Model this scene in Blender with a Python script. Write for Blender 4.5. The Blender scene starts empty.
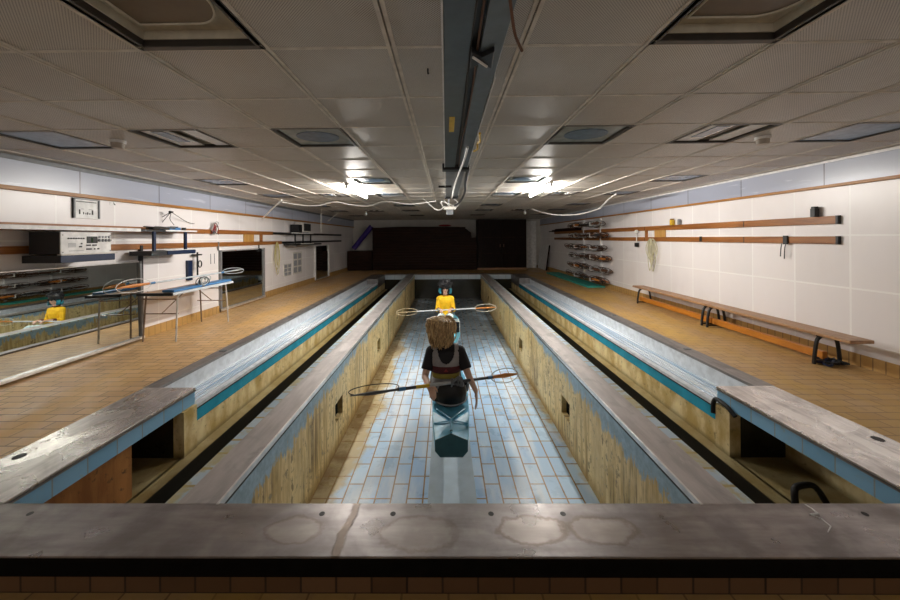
import bpy, bmesh, math, random
from mathutils import Vector, Matrix, Euler
random.seed(7)
SC = bpy.context.scene
COL = SC.collection
R = math.radians
PI = math.pi
V = Vector

# ------------------------------------------------------------------ camera
CAM_Z = 1.5
YAW, ROLL = 0.0093, 0.007
F = V((-math.sin(YAW), math.cos(YAW), 0))
R0 = V((math.cos(YAW), math.sin(YAW), 0))
U0 = V((0, 0, 1))
RIGHT = R0*math.cos(ROLL) - U0*math.sin(ROLL)
UP = U0*math.cos(ROLL) + R0*math.sin(ROLL)
cd = bpy.data.cameras.new('camera')
cam = bpy.data.objects.new('camera', cd)
COL.objects.link(cam)
M = Matrix((RIGHT, UP, -F)).transposed().to_4x4()
M.translation = V((0, 0, CAM_Z))
cam.matrix_world = M
cd.lens = 14
cd.sensor_width = 36
cd.shift_x = 7.25/900
cd.shift_y = -62/900
cd.clip_start = 0.05
SC.camera = cam


def W(px, py, Y):
    """world point seen at a photo pixel, at distance Y down the room"""
    xc = (px-450+7.25)/350
    yc = -(py-238)/350
    d = F + RIGHT*xc + UP*yc
    return V((0, 0, CAM_Z)) + d*(Y/d.y)


# ------------------------------------------------------------------ materials
def new_mat(name):
    m = bpy.data.materials.new(name)
    m.use_nodes = True
    n = m.node_tree.nodes
    return m, n, m.node_tree.links, n['Principled BSDF']


class NT:
    """small node helper"""
    def __init__(s, name):
        s.m, s.n, s.l, s.b = new_mat(name)

    def node(s, typ, **kw):
        x = s.n.new(typ)
        for k, v in kw.items():
            setattr(x, k, v)
        return x

    def put(s, sock, v):
        if v is None:
            return
        if hasattr(v, 'links') or hasattr(v, 'is_output'):
            s.l.new(v, sock)
        else:
            if isinstance(v, (tuple, list)) and len(v) == 3 and sock.type == 'RGBA':
                v = (*v, 1)
            sock.default_value = v

    def pos(s):
        return s.node('ShaderNodeTexCoord').outputs['Object']

    def sep(s, v):
        x = s.node('ShaderNodeSeparateXYZ')
        s.put(x.inputs[0], v)
        return x.outputs

    def comb(s, x, y, z=0.0):
        c = s.node('ShaderNodeCombineXYZ')
        for i, v in enumerate((x, y, z)):
            s.put(c.inputs[i], v)
        return c.outputs[0]

    def math(s, op, a, b=None, c=None, clamp=False):
        x = s.node('ShaderNodeMath', operation=op, use_clamp=clamp)
        for i, v in enumerate((a, b, c)):
            if v is not None:
                s.put(x.inputs[i], v)
        return x.outputs[0]

    def scale(s, v, sx, sy, sz):
        x = s.node('ShaderNodeVectorMath', operation='MULTIPLY')
        s.put(x.inputs[0], v)
        x.inputs[1].default_value = (sx, sy, sz)
        return x.outputs[0]

    def noise(s, v, sc, detail=4, rough=.55, dist=0.0):
        x = s.node('ShaderNodeTexNoise')
        s.put(x.inputs['Vector'], v)
        x.inputs['Scale'].default_value = sc
        x.inputs['Detail'].default_value = detail
        x.inputs['Roughness'].default_value = rough
        x.inputs['Distortion'].default_value = dist
        return x.outputs['Fac']

    def ramp(s, f, a, b, lo=0.0, hi=1.0):
        x = s.node('ShaderNodeMapRange')
        x.interpolation_type = 'SMOOTHSTEP'
        s.put(x.inputs[0], f)
        for i, v in enumerate((a, b, lo, hi)):
            s.put(x.inputs[i+1], v)
        return x.outputs[0]

    def mix(s, f, a, b, mode='MIX'):
        x = s.node('ShaderNodeMix', data_type='RGBA', blend_type=mode)
        s.put(x.inputs[0], f)
        s.put(x.inputs[6], a)
        s.put(x.inputs[7], b)
        return x.outputs[2]

    def brick(s, v, w, h, c1, c2, cm, mortar=.006, offset=.5, bias=0.0, freq=2):
        x = s.node('ShaderNodeTexBrick')
        s.put(x.inputs['Vector'], v)
        x.offset = offset
        x.offset_frequency = freq
        x.squash = 1
        s.put(x.inputs['Color1'], c1)
        s.put(x.inputs['Color2'], c2)
        s.put(x.inputs['Mortar'], cm)
        x.inputs['Scale'].default_value = 1
        x.inputs['Mortar Size'].default_value = mortar
        x.inputs['Mortar Smooth'].default_value = .1
        x.inputs['Bias'].default_value = bias
        x.inputs['Brick Width'].default_value = w
        x.inputs['Row Height'].default_value = h
        return x.outputs

    def bump(s, h, strength=.3, dist=.01):
        x = s.node('ShaderNodeBump')
        x.inputs['Strength'].default_value = strength
        x.inputs['Distance'].default_value = dist
        s.put(x.inputs['Height'], h)
        s.l.new(x.outputs[0], s.b.inputs['Normal'])

    def out(s, col=None, rough=None, metal=None, spec=None):
        if col is not None:
            s.put(s.b.inputs['Base Color'], col)
        if rough is not None:
            s.put(s.b.inputs['Roughness'], rough)
        if metal is not None:
            s.put(s.b.inputs['Metallic'], metal)
        if spec is not None:
            s.put(s.b.inputs['Specular IOR Level'], spec)
        return s.m


def flat(name, col, rough=.5, metal=0.0, var=.12, sc=12.0, spec=.5, bump=0.0):
    t = NT(name)
    n = t.noise(t.pos(), sc, 5)
    a = tuple(c*(1-var) for c in col)
    b = tuple(min(1, c*(1+var)) for c in col)
    c = t.mix(t.ramp(n, .3, .7), a, b)
    if bump:
        t.bump(n, bump, .005)
    return t.out(c, rough, metal, spec)


MT = {}


def make_materials():
    # ceiling: perforated metal tiles, dusty
    t = NT('ceiling_tile')
    p = t.pos()
    xyz = t.sep(p)
    dots = t.math('MULTIPLY', t.math('SINE', t.math('MULTIPLY', xyz[0], 2*PI/.0125)), t.math('SINE', t.math('MULTIPLY', xyz[1], 2*PI/.0125)))
    hole = t.ramp(dots, .15, .6)
    n = t.noise(p, .7, 5, .6)
    n2 = t.noise(t.scale(p, 1, .35, 1), 2.3, 5, .6, .8)
    base = t.mix(t.ramp(n, .35, .7), (.50, .45, .39), (.62, .59, .545))
    base = t.mix(t.ramp(n2, .58, .75, 0, .5), base, (.40, .32, .24))
    base = t.mix(t.math('MULTIPLY', hole, .8), base, (.05, .045, .04))
    t.bump(hole, -.2, .003)
    MT['ceiling'] = t.out(base, .38, 0.0, .5)
    MT['tbar'] = flat('ceiling_bar_paint', (.66, .61, .54), .7, 0, .12, 12, .2)
    # white enamel wall panels; panel joints every .65 m along, .62 m up
    def wallpanel(name, off, zo, w=.652, h=.62):
        t = NT(name)
        p = t.pos()
        q = t.sep(p)
        v = t.comb(t.math('ADD', q[1], off), t.math('ADD', q[2], zo), 0.0)
        br = t.brick(v, w, h, (.80, .765, .765), (.86, .82, .82), (.93, .91, .90), .012, 0.0)
        n = t.noise(t.scale(p, 1, 1, .5), 1.7, 5)
        c = t.mix(t.ramp(n, .45, .8, 0, .35), br[0], (.70, .65, .63))
        edge = t.ramp(t.math('ABSOLUTE', t.math('SUBTRACT', br[1], .5)), .25, .45, .45, 0)
        c = t.mix(edge, c, (.45, .42, .40))
        t.bump(br[1], .25, .006)
        return t.out(c, .32, 0.0, .45)
    MT['wallR'] = wallpanel('white_wall_panel', -.22, .36)
    MT['wallL'] = wallpanel('white_wall_panel_mirror_side', -.43, .36, .74)
    t = NT('pale_far_wall')
    n = t.noise(t.pos(), 1.2, 5)
    MT['wallF'] = t.out(t.mix(t.ramp(n, .3, .7), (.55, .52, .48), (.68, .65, .60)), .6)
    # grey-blue band at the top of the walls
    t = NT('blue_band')
    p = t.pos()
    q = t.sep(p)
    br = t.brick(t.comb(t.math('ADD', q[1], .5), t.math('ADD', q[2], 5.0), 0.0), 1.22, 9.0, (.40, .43, .53), (.45, .48, .58), (.16, .16, .20), .008, 0)
    n = t.noise(t.scale(p, 1, 1, 8), 2.0, 4, .5, .6)
    c = t.mix(t.ramp(n, .64, .74, 0, .5), br[0], (.70, .72, .80))
    MT['band'] = t.out(c, .28)
    MT['wood'] = None
    # timber
    def wood(name, a, b, axis=1, rough=.45, gl=1.0):
        t = NT(name)
        p = t.pos()
        sc = [22, 22, 22]
        sc[axis] = 1.6
        n = t.noise(t.scale(p, *sc), 1.0, 6, .6, .6)
        n2 = t.noise(p, 1.5, 3)
        c = t.mix(t.ramp(n, .3, .72), a, b)
        c = t.mix(t.ramp(n2, .4, .8, 0, .3), c, tuple(x*.6 for x in a))
        t.bump(n, .1, .004)
        return t.out(c, rough, 0.0, .5 if max(a) > .1 else .12)
    MT['rail'] = wood('orange_brown_timber', (.22, .075, .015), (.40, .16, .04))
    MT['trimwood'] = wood('amber_trim_timber', (.32, .13, .02), (.52, .24, .05))
    MT['bench'] = wood('bench_timber', (.30, .16, .075), (.47, .27, .14))
    MT['beam'] = wood('orange_beam_timber', (.42, .14, .012), (.54, .20, .02))
    MT['darkwood'] = wood('dark_brown_timber', (.014, .006, .004), (.040, .017, .010), 0, .55)
    MT['blockwood'] = wood('yellow_block_timber', (.46, .24, .06), (.58, .34, .12), 2)
    MT['cabinet'] = wood('dark_cabinet_timber', (.009, .0045, .0035), (.02, .009, .006), 2, .5)
    # brown deck tile 0.2 x 0.1
    def deck(name, c1, c2, cm, streak):
        t = NT(name)
        p = t.pos()
        q = t.sep(p)
        br = t.brick(t.comb(q[0], q[1], 0.0), .24, .115, c1, c2, cm, .006, .5)
        n = t.noise(t.scale(p, 1, .25, 1), 2.4, 5, .6)
        c = t.mix(t.ramp(n, .40, .72, 0, .55), br[0], streak)
        n3 = t.noise(p, 7, 5)
        c = t.mix(t.ramp(n3, .55, .8, 0, .5), c, tuple(x*.45 for x in c1))
        t.bump(br[1], -.25, .004)
        return t.out(c, t.ramp(n, .3, .7, .34, .55), 0.0, .4)
    MT['deckL'] = deck('tan_deck_tile', (.58, .36, .17), (.70, .47, .24), (.25, .14, .07), (.72, .44, .14))
    MT['deckR'] = deck('ochre_deck_tile', (.45, .27, .10), (.53, .34, .14), (.25, .145, .06), (.60, .37, .07))
    MT['skirt'] = deck('skirting_tile', (.46, .27, .09), (.50, .31, .12), (.20, .12, .05), (.52, .32, .09))
    # riser tile under the near coping
    t = NT('riser_tile')
    p = t.pos()
    q = t.sep(p)
    br = t.brick(t.comb(t.math('ADD', q[0], .03), t.math('ADD', q[2], .33), 0.0), .183, .33, (.13, .065, .03), (.20, .105, .05), (.04, .022, .014), .006, 0)
    MT['riser'] = t.out(br[0], .4)
    # blue trench floor tile
    t = NT('blue_floor_tile')
    p = t.pos()
    q = t.sep(p)
    br = t.brick(t.comb(t.math('ADD', q[1], .12), t.math('ADD', q[0], 5.035), 0.0), .31, .15,
                 (.36, .56, .80), (.50, .69, .88), (.30, .17, .06), .0075, .37, 0.0, 3)
    n = t.noise(p, 1.3, 6, .62)
    n2 = t.noise(p, 5.5, 5, .6)
    n3 = t.noise(t.scale(p, 2.2, .5, 1), 1.5, 4, .6)
    c = t.mix(t.ramp(n3, .42, .68, 0, .6), br[0], (.88, .90, .93))
    # ochre dirt in patches, heavier along the left foot of the wall
    dl = t.ramp(q[0], -.78, -1.24, 0, .27)
    dr = t.ramp(q[0], 1.28, 1.38, 0, .12)
    d = t.math('ADD', t.math('ADD', t.math('MULTIPLY', n, .75), t.math('MULTIPLY', n2, .25)), t.math('ADD', dl, dr))
    c = t.mix(t.ramp(d, .56, .70, 0, .85), c, (.50, .37, .14))
    c = t.mix(t.ramp(d, .72, .86, 0, .9), c, (.24, .15, .06))
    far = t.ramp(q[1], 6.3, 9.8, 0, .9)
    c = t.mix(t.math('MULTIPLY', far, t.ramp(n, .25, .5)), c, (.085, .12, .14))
    # keep the rusty joints showing through
    c = t.mix(t.math('MULTIPLY', br[1], .7), c, (.27, .15, .055))
    t.bump(br[1], -.35, .004)
    MT['floorblue'] = t.out(c, t.ramp(n2, .3, .7, .22, .5), 0, .5)
    # trench wall: peeling blue over ochre stained cement; blue band at top
    def poolwall(name, k0, tint):
        t = NT(name)
        p = t.pos()
        q = t.sep(p)
        nv = t.noise(t.scale(p, 1, 13, 1.0), 1.0, 8, .72)
        nb = t.noise(p, 1.6, 5, .6)
        nf = t.noise(p, 16, 6, .7)
        c = t.mix(t.ramp(nv, .34, .60), (.50, .33, .10), (.90, .72, .36))
        c = t.mix(t.ramp(nb, .42, .68, 0, .7), c, (.88, .74, .42))
        c = t.mix(t.ramp(t.math('ADD', t.math('MULTIPLY', nv, .5), t.math('MULTIPLY', nf, .5)), .52, .60, 0, .85), c, (.20, .115, .035))
        c = t.mix(t.ramp(nf, .60, .70, 0, .5), c, (.45, .47, .42))
        n6 = t.noise(t.scale(p, 1, 26, 1.3), 1.0, 5, .6, .3)
        n7 = t.noise(t.scale(p, 1, 1.4, 1.0), 1.1, 5, .6)
        st = t.math('MULTIPLY', t.ramp(n6, .46, .62), t.ramp(n7, .44, .60))
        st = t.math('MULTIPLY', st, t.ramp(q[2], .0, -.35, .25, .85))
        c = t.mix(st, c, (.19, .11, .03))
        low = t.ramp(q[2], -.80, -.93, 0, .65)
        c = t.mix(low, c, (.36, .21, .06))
        near = t.ramp(q[1], 2.0, 6.0, .10, -.04)
        lim = t.math('ADD', t.math('ADD', q[2], k0), t.math('ADD', t.math('MULTIPLY', t.math('SUBTRACT', nv, .5), .55), near))
        lim = t.math('ADD', lim, t.math('MULTIPLY', t.math('SUBTRACT', nb, .5), .35))
        lim = t.math('ADD', lim, t.math('MULTIPLY', t.math('SUBTRACT', nf, .5), .22))
        blue = t.ramp(lim, -.01, .02)
        bl = t.mix(t.ramp(nf, .35, .7), tint, tuple(min(1, x*1.35+.03) for x in tint))
        c = t.mix(blue, c, bl)
        t.bump(t.math('ADD', blue, t.math('MULTIPLY', nf, .5)), .3, .006)
        return t.out(c, .5, 0, .4)
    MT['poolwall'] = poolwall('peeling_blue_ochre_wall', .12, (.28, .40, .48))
    # channel wall : ochre, damp
    t = NT('ochre_channel_wall')
    p = t.pos()
    q = t.sep(p)
    nv = t.noise(t.scale(p, 2.2, 2.2, 1.2), 2.0, 6, .6)
    nf = t.noise(p, 14, 6, .7)
    c = t.mix(t.ramp(nv, .35, .65), (.54, .38, .13), (.92, .80, .48))
    c = t.mix(t.ramp(nf, .56, .70, 0, .75), c, (.16, .11, .04))
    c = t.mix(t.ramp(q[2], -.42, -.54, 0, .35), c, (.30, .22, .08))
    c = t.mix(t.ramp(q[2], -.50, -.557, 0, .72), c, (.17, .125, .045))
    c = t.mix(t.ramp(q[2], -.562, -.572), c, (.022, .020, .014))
    t.bump(nf, .3, .006)
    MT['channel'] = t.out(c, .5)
    t = NT('rusty_recess_wall')
    p = t.pos()
    nv = t.noise(t.scale(p, 6, 6, 1), 1.4, 6, .65)
    nf = t.noise(p, 11, 6, .7)
    c = t.mix(t.ramp(nv, .35, .7), (.22, .085, .02), (.42, .19, .055))
    c = t.mix(t.ramp(nf, .55, .66, 0, .85), c, (.045, .022, .01))
    MT['rust'] = t.out(c, .55)
    t = NT('black_wet_floor')
    n = t.noise(t.pos(), 3, 4)
    MT['blackwet'] = t.out(t.mix(n, (.012, .012, .010), (.03, .028, .018)), .12, 0, .5)
    # little blue tiles (fascia, strip along the wall top)
    def bluetile(name, c1, c2, w, h, cm=(.30, .36, .38), sw=False):
        t = NT(name)
        p = t.pos()
        q = t.sep(p)
        u = q[0] if sw else q[1]
        br = t.brick(t.comb(u, t.math('ADD', q[2], 3.0), 0.0), w, h, c1, c2, cm, .005, 0)
        n = t.noise(p, 6, 5, .65)
        c = t.mix(t.ramp(n, .58, .72, 0, .6), br[0], (.40, .38, .26))
        t.bump(br[1], -.2, .003)
        return t.out(c, .25)
    MT['fascia'] = bluetile('sky_blue_fascia_tile', (.22, .46, .68), (.27, .51, .73), .22, 2.0)
    MT['endfascia'] = bluetile('pale_blue_end_tile', (.50, .60, .66), (.55, .64, .70), .3, 2.0, (.3, .36, .38), True)
    t = NT('wall_top_tile')
    p = t.pos()
    q = t.sep(p)
    br = t.brick(t.comb(q[1], t.math('ADD', q[0], 5.0), 0.0), .16, .7, (.42, .55, .64), (.52, .63, .70), (.38, .30, .12), .012, 0)
    n = t.noise(p, 4, 6, .65)
    c = t.mix(t.ramp(n, .50, .62, 0, .8), br[0], (.48, .40, .15))
    MT['topstrip'] = t.out(c, .35)
    MT['teal'] = flat('teal_glazed_fascia', (.035, .34, .50), .25, 0, .15, 5)
    # steel
    def steel(name, col, rough=.36, sc=(3, 30, 3), metal=.85, scuffs_and_glare=()):
        t = NT(name)
        p = t.pos()
        n = t.noise(t.scale(p, *sc), 1.0, 6, .6)
        n2 = t.noise(p, 3.5, 4, .55, .7)
        c = t.mix(t.ramp(n, .3, .7), tuple(x*.82 for x in col), tuple(min(1, x*1.12) for x in col))
        c = t.mix(t.ramp(n2, .52, .72, 0, .55), c, tuple(x*.55 for x in col))
        n5 = t.noise(t.scale(p, 2.2, .8, 1), 1.7, 7, .7, .3)
        c = t.mix(t.ramp(n5, .56, .66, 0, .45), c, tuple(min(1, x*1.45) for x in col))
        if scuffs_and_glare:
            q = t.sep(p)
            nf = t.noise(t.scale(p, 9, 2, 1), 1.6, 7, .7)
            for (cx, cy, rx, ry) in scuffs_and_glare:
                dx = t.math('DIVIDE', t.math('SUBTRACT', q[0], cx), rx)
                dy = t.math('DIVIDE', t.math('SUBTRACT', q[1], cy), ry)
                rr = t.math('ADD', t.math('MULTIPLY', dx, dx), t.math('MULTIPLY', dy, dy))
                rr = t.math('ADD', rr, t.math('MULTIPLY', t.math('SUBTRACT', nf, .5), 3.2))
                c = t.mix(t.ramp(rr, 1.05, .6, 0, .62), c, (.93, .91, .89))
        t.bump(n2, .05, .01)
        return t.out(c, t.ramp(n2, .3, .7, rough-.06, rough+.10), metal, .5)
    MT['steelside'] = steel('worn_steel', (.68, .65, .64), .26, (30, 3, 3), .85, ((2.83, 2.92, .075, .36), (2.96, 2.45, .06, .30), (-2.80, 2.35, .10, .30)))  # last patch paints the tube's reflected glare; the others are pale scuffs
    MT['captop'] = steel('dull_brown_steel', (.50, .465, .455), .46, (14, 2, 3), .55)
    MT['darksteel'] = steel('dark_edge_steel', (.27, .255, .25), .4, (30, 2, 3), .6)
    MT['brightsteel'] = steel('bright_steel', (.75, .75, .76), .25, (3, 30, 3), .9)
    t = NT('trough_steel')
    p = t.pos()
    n = t.noise(t.scale(p, 26, .55, 1), 1.0, 5, .6)
    c = t.mix(t.ramp(n, .3, .68), (.46, .60, .75), (.92, .94, .96))
    t.bump(n, .35, .01)
    MT['trough'] = t.out(c, .24, .35, .5)
    # front coping with limescale rings
    t = NT('stained_front_steel')
    p = t.pos()
    q = t.sep(p)
    n = t.noise(t.scale(p, 2.4, 14, 2), 1.0, 6, .62)
    n2 = t.noise(p, 4, 4, .55, .2)
    nd = t.noise(p, 9, 5, .6)
    c = t.mix(t.ramp(n, .3, .7), (.31, .285, .28), (.46, .43, .43))
    c = t.mix(t.ramp(n2, .42, .66, 0, .6), c, (.20, .18, .175))
    for (cx, cy, rx, ry, s) in ((.43, 1.765, .185, .085, .9), (.775, 1.765, .17, .085, .8), (-.14, 1.745, .21, .10, .55), (-.78, 1.765, .14, .085, .65)):
        dx = t.math('DIVIDE', t.math('SUBTRACT', q[0], cx), rx)
        dy = t.math('DIVIDE', t.math('SUBTRACT', q[1], cy), ry)
        r = t.math('SQRT', t.math('ADD', t.math('MULTIPLY', dx, dx), t.math('MULTIPLY', dy, dy)))
        r = t.math('ADD', r, t.math('MULTIPLY', t.math('SUBTRACT', nd, .5), 1.0))
        ring = t.math('MULTIPLY', t.ramp(r, .78, .95), t.ramp(r, 1.12, .97))
        inside = t.ramp(r, 1.0, .85)
        c = t.mix(t.math('MULTIPLY', inside, .40*s), c, (.56, .50, .45))
        c = t.mix(t.math('MULTIPLY', ring, .55*s), c, (.17, .12, .085))
    # welded joint
    jx = t.math('ADD', q[0], t.math('ADD', t.math('MULTIPLY', t.math('SUBTRACT', nd, .5), .06), t.math('MULTIPLY', t.math('SUBTRACT', q[1], 1.77), -.10)))
    j = t.ramp(t.math('ABSOLUTE', t.math('ADD', jx, .515)), .028, .012)
    c = t.mix(t.math('MULTIPLY', j, .75), c, (.15, .11, .08))
    t.bump(j, .12, .01)
    MT['steelfront'] = t.out(c, t.ramp(n2, .3, .7, .26, .48), .85)
    MT['footrail'] = flat('grey_blue_plinth', (.40, .49, .56), .38, 0, .10, 5)
    # plain things
    D = dict
    for k, a in D(
        black=((.006, .006, .007), .5), blackrub=((.010, .010, .010), .6), navy=((.006, .018, .06), .4),
        white=((.80, .79, .78), .4), offwhite=((.66, .63, .58), .5), cream=((.62, .57, .46), .45),
        tubecol=((.85, .85, .85), .3), grey=((.30, .31, .33), .5), midgrey=((.16, .17, .18), .5), ductA=((.055, .072, .082), .4),
        ductB=((.11, .135, .155), .4), cableW=((.78, .76, .72), .5), tan=((.50, .40, .24), .5), cableD=((.03, .022, .016), .6), yellow=((.70, .45, .03), .5),
        rope=((.55, .52, .36), .8), ropeY=((.50, .44, .20), .8), orange=((.62, .22, .04), .45), tblue=((.05, .19, .42), .5), tlight=((.62, .66, .70), .45),
        hullblue=((.11, .44, .66), .4), hulldark=((.025, .11, .14), .35), hullwhite=((.72, .84, .88), .3), cyan=((.16, .58, .74), .3),
        green=((.03, .32, .26), .6), purple=((.045, .02, .22), .5), red=((.30, .02, .02), .6), brown=((.14, .065, .035), .5),
        rackbrown=((.07, .035, .022), .5), shaftdark=((.05, .05, .055), .35), shaftgrey=((.45, .47, .48), .35),
        legmetal=((.22, .15, .10), .35), legchrome=((.55, .53, .50), .3), framegrey=((.20, .20, .205), .4), smoke=((.42, .35, .28), .5),
        lampframe=((.035, .028, .022), .4), lampbrown=((.085, .06, .035), .3), lampblue=((.17, .24, .33), .15), lampgreen=((.33, .37, .36), .18),
        paper=((.83, .83, .82), .6), ink=((.02, .02, .02), .6), lens=((.02, .05, .02), .15),
        tee=((.012, .011, .014), .8), vest=((.34, .325, .325), .8), maroon=((.10, .018, .02), .8), olive=((.30, .24, .04), .8),
        trouser=((.013, .013, .015), .7), yshirt=((.86, .52, .01), .75), legging=((.62, .78, .80), .6), teelip=((.45, .10, .09), .5),
        hairteal=((.02, .20, .28), .6), glasses=((.006, .006, .007), .12), brass=((.55, .38, .12), .3), tangle=((.55, .60, .60), .35),
    ).items():
        MT[k] = flat(k+'_finish', a[0], a[1])
    for k, c in (('brightsteel2', (.78, .77, .76)), ):
        MT[k] = flat('plain_bright_steel', c, .3, .75)
    MT['shadeblack'] = flat('shade_black_board', (.006, .005, .004), .9, 0, .2, 12, .1)  # flat black standing for shade: coping underside, riser top, wall ports
    t = NT('skin')
    n = t.noise(t.pos(), 20, 3)
    t.b.inputs['Subsurface Weight'].default_value = .06
    MT['skin'] = t.out(t.mix(n, (.60, .38, .28), (.70, .46, .35)), .5)
    t = NT('blonde_hair')
    n = t.noise(t.scale(t.pos(), 60, 60, 6), 1, 4)
    MT['blonde'] = t.out(t.mix(t.ramp(n, .3, .7), (.25, .15, .06), (.78, .55, .28)), .45)
    t = NT('black_hair')
    n = t.noise(t.scale(t.pos(), 60, 60, 6), 1, 4)
    MT['blackhair'] = t.out(t.mix(t.ramp(n, .3, .7), (.006, .006, .008), (.025, .025, .03)), .4)
    t = NT('mirror_glass')
    n = t.noise(t.pos(), 2, 4)
    MT['mirror'] = t.out(t.mix(t.ramp(n, .4, .8), (.70, .74, .72), (.60, .63, .61)), .012, 1.0)
    t = NT('lit_tube')
    t.b.inputs['Emission Color'].default_value = (1.0, .955, .89, 1)
    t.b.inputs['Emission Strength'].default_value = TUBE
    MT['tube'] = t.out((.9, .9, .9), .4)


TUBE = 300.0
make_materials()


# ------------------------------------------------------------------ mesh kit
class MB:
    def __init__(s):
        s.v, s.f = [], []

    def add(s, vs, fs):
        o = len(s.v)
        s.v += [tuple(v) for v in vs]
        s.f += [tuple(i+o for i in f) for f in fs]
        return s

    def box(s, x0, x1, y0, y1, z0, z1):
        vs = [(x, y, z) for z in (z0, z1) for y in (y0, y1) for x in (x0, x1)]
        return s.add(vs, [(0, 2, 3, 1), (4, 5, 7, 6), (0, 1, 5, 4), (2, 6, 7, 3), (0, 4, 6, 2), (1, 3, 7, 5)])

    def obox(s, c, size, rot):
        m = Euler(rot).to_matrix()
        vs = []
        for z in (-.5, .5):
            for y in (-.5, .5):
                for x in (-.5, .5):
                    vs.append(V(c) + m @ V((x*size[0], y*size[1], z*size[2])))
        return s.add(vs, [(0, 2, 3, 1), (4, 5, 7, 6), (0, 1, 5, 4), (2, 6, 7, 3), (0, 4, 6, 2), (1, 3, 7, 5)])

    def tube(s, pts, r, seg=8, closed=False):
        pts = [V(p) for p in pts]
        n = len(pts)
        rs = r if isinstance(r, (list, tuple)) else [r]*n
        vs, fs = [], []
        prev = None
        for i, p in enumerate(pts):
            if closed:
                d = pts[(i+1) % n]-pts[i-1]
            else:
                d = pts[min(i+1, n-1)]-pts[max(i-1, 0)]
            d = d.normalized() if d.length > 1e-9 else V((0, 0, 1))
            if prev is None:
                a = V((0, 0, 1)) if abs(d.z) < .9 else V((1, 0, 0))
                u = d.cross(a).normalized()
            else:
                u = prev - d*prev.dot(d)
                u = u.normalized() if u.length > 1e-6 else d.orthogonal().normalized()
            prev = u
            w = d.cross(u)
            for k in range(seg):
                a = 2*PI*k/seg
                vs.append(p + (u*math.cos(a)+w*math.sin(a))*rs[i])
        m = n if closed else n-1
        for i in range(m):
            j = (i+1) % n
            for k in range(seg):
                k2 = (k+1) % seg
                fs.append((i*seg+k, i*seg+k2, j*seg+k2, j*seg+k))
        if not closed:
            fs.append(tuple(range(seg-1, -1, -1)))
            fs.append(tuple((n-1)*seg+k for k in range(seg)))
        return s.add(vs, fs)

    def cyl(s, p0, p1, r0, r1=None, seg=16):
        return s.tube([p0, p1], [r0, r0 if r1 is None else r1], seg)

    def ell(s, c, r, rot=(0, 0, 0), seg=16, rings=10):
        m = Euler(rot).to_matrix()
        c = V(c)
        vs = [c + m @ V((0, 0, r[2]))]
        for i in range(1, rings):
            a = PI*i/rings
            for k in range(seg):
                b = 2*PI*k/seg
                vs.append(c + m @ V((r[0]*math.sin(a)*math.cos(b), r[1]*math.sin(a)*math.sin(b), r[2]*math.cos(a))))
        vs.append(c + m @ V((0, 0, -r[2])))
        fs = []
        for k in range(seg):
            fs.append((0, 1+k, 1+(k+1) % seg))
        for i in range(rings-2):
            for k in range(seg):
                a = 1+i*seg+k
                b = 1+i*seg+(k+1) % seg
                fs.append((a, a+seg, b+seg, b))
        L = len(vs)-1
        o = 1+(rings-2)*seg
        for k in range(seg):
            fs.append((o+k, L, o+(k+1) % seg))
        return s.add(vs, fs)

    def cap(s, p0, p1, r0, r1=None):
        r1 = r0 if r1 is None else r1
        p0, p1 = V(p0), V(p1)
        s.ell(p0, (r0,)*3, seg=12, rings=8)
        s.ell(p1, (r1,)*3, seg=12, rings=8)
        return s.cyl(p0, p1, r0, r1, 12)

    def prism(s, poly, axis, a0, a1):
        n = len(poly)
        vs = []
        for a in (a0, a1):
            for (u, w) in poly:
                vs.append((a, u, w) if axis == 0 else (u, a, w) if axis == 1 else (u, w, a))
        fs = [tuple(range(n)), tuple(range(2*n-1, n-1, -1))]
        for i in range(n):
            j = (i+1) % n
            fs.append((i, i+n, j+n, j))
        return s.add(vs, fs)

    def quad(s, a, b, c, d):
        return s.add([a, b, c, d], [(0, 1, 2, 3)])

    def mesh(s, name):
        me = bpy.data.meshes.new(name)
        me.from_pydata(s.v, [], s.f)
        bm = bmesh.new()
        bm.from_mesh(me)
        bmesh.ops.recalc_face_normals(bm, faces=bm.faces)
        bm.to_mesh(me)
        bm.free()
        return me

    def build(s, name, m, parent=None, bevel=0.0, smooth=False, loc=None, rot=None):
        me = s.mesh(name)
        me.materials.append(MT[m] if isinstance(m, str) else m)
        if smooth:
            for p in me.polygons:
                p.use_smooth = True
            try:
                me.set_sharp_from_angle(angle=R(40))
            except Exception:
                pass
        o = bpy.data.objects.new(name, me)
        COL.objects.link(o)
        if parent:
            o.parent = parent
        if loc is not None:
            o.location = loc
        if rot is not None:
            o.rotation_euler = rot
        if bevel:
            b = o.modifiers.new('bevel', 'BEVEL')
            b.width = bevel
            b.segments = 2
            b.limit_method = 'ANGLE'
        return o


def tag(o, label, cat, group=None):
    o['label'] = label
    o['category'] = cat
    if group:
        o['group'] = group
    return o


def struct(o):
    o['kind'] = 'structure'
    return o


def thing(name, label, cat, loc=(0, 0, 0), rot=(0, 0, 0), group=None):
    o = bpy.data.objects.new(name, None)
    COL.objects.link(o)
    o.empty_display_size = .1
    o.location = loc
    o.rotation_euler = rot
    return tag(o, label, cat, group)


def dup(root, label, loc=None, rot=None, group=None):
    r = root.copy()
    COL.objects.link(r)
    r['label'] = label
    if group:
        r['group'] = group
    if loc is not None:
        r.location = loc
    if rot is not None:
        r.rotation_euler = rot
    for ch in list(root.children):
        c = ch.copy()
        COL.objects.link(c)
        c.parent = r
        for g in list(ch.children):
            d = g.copy()
            COL.objects.link(d)
            d.parent = c
    return r


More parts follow.
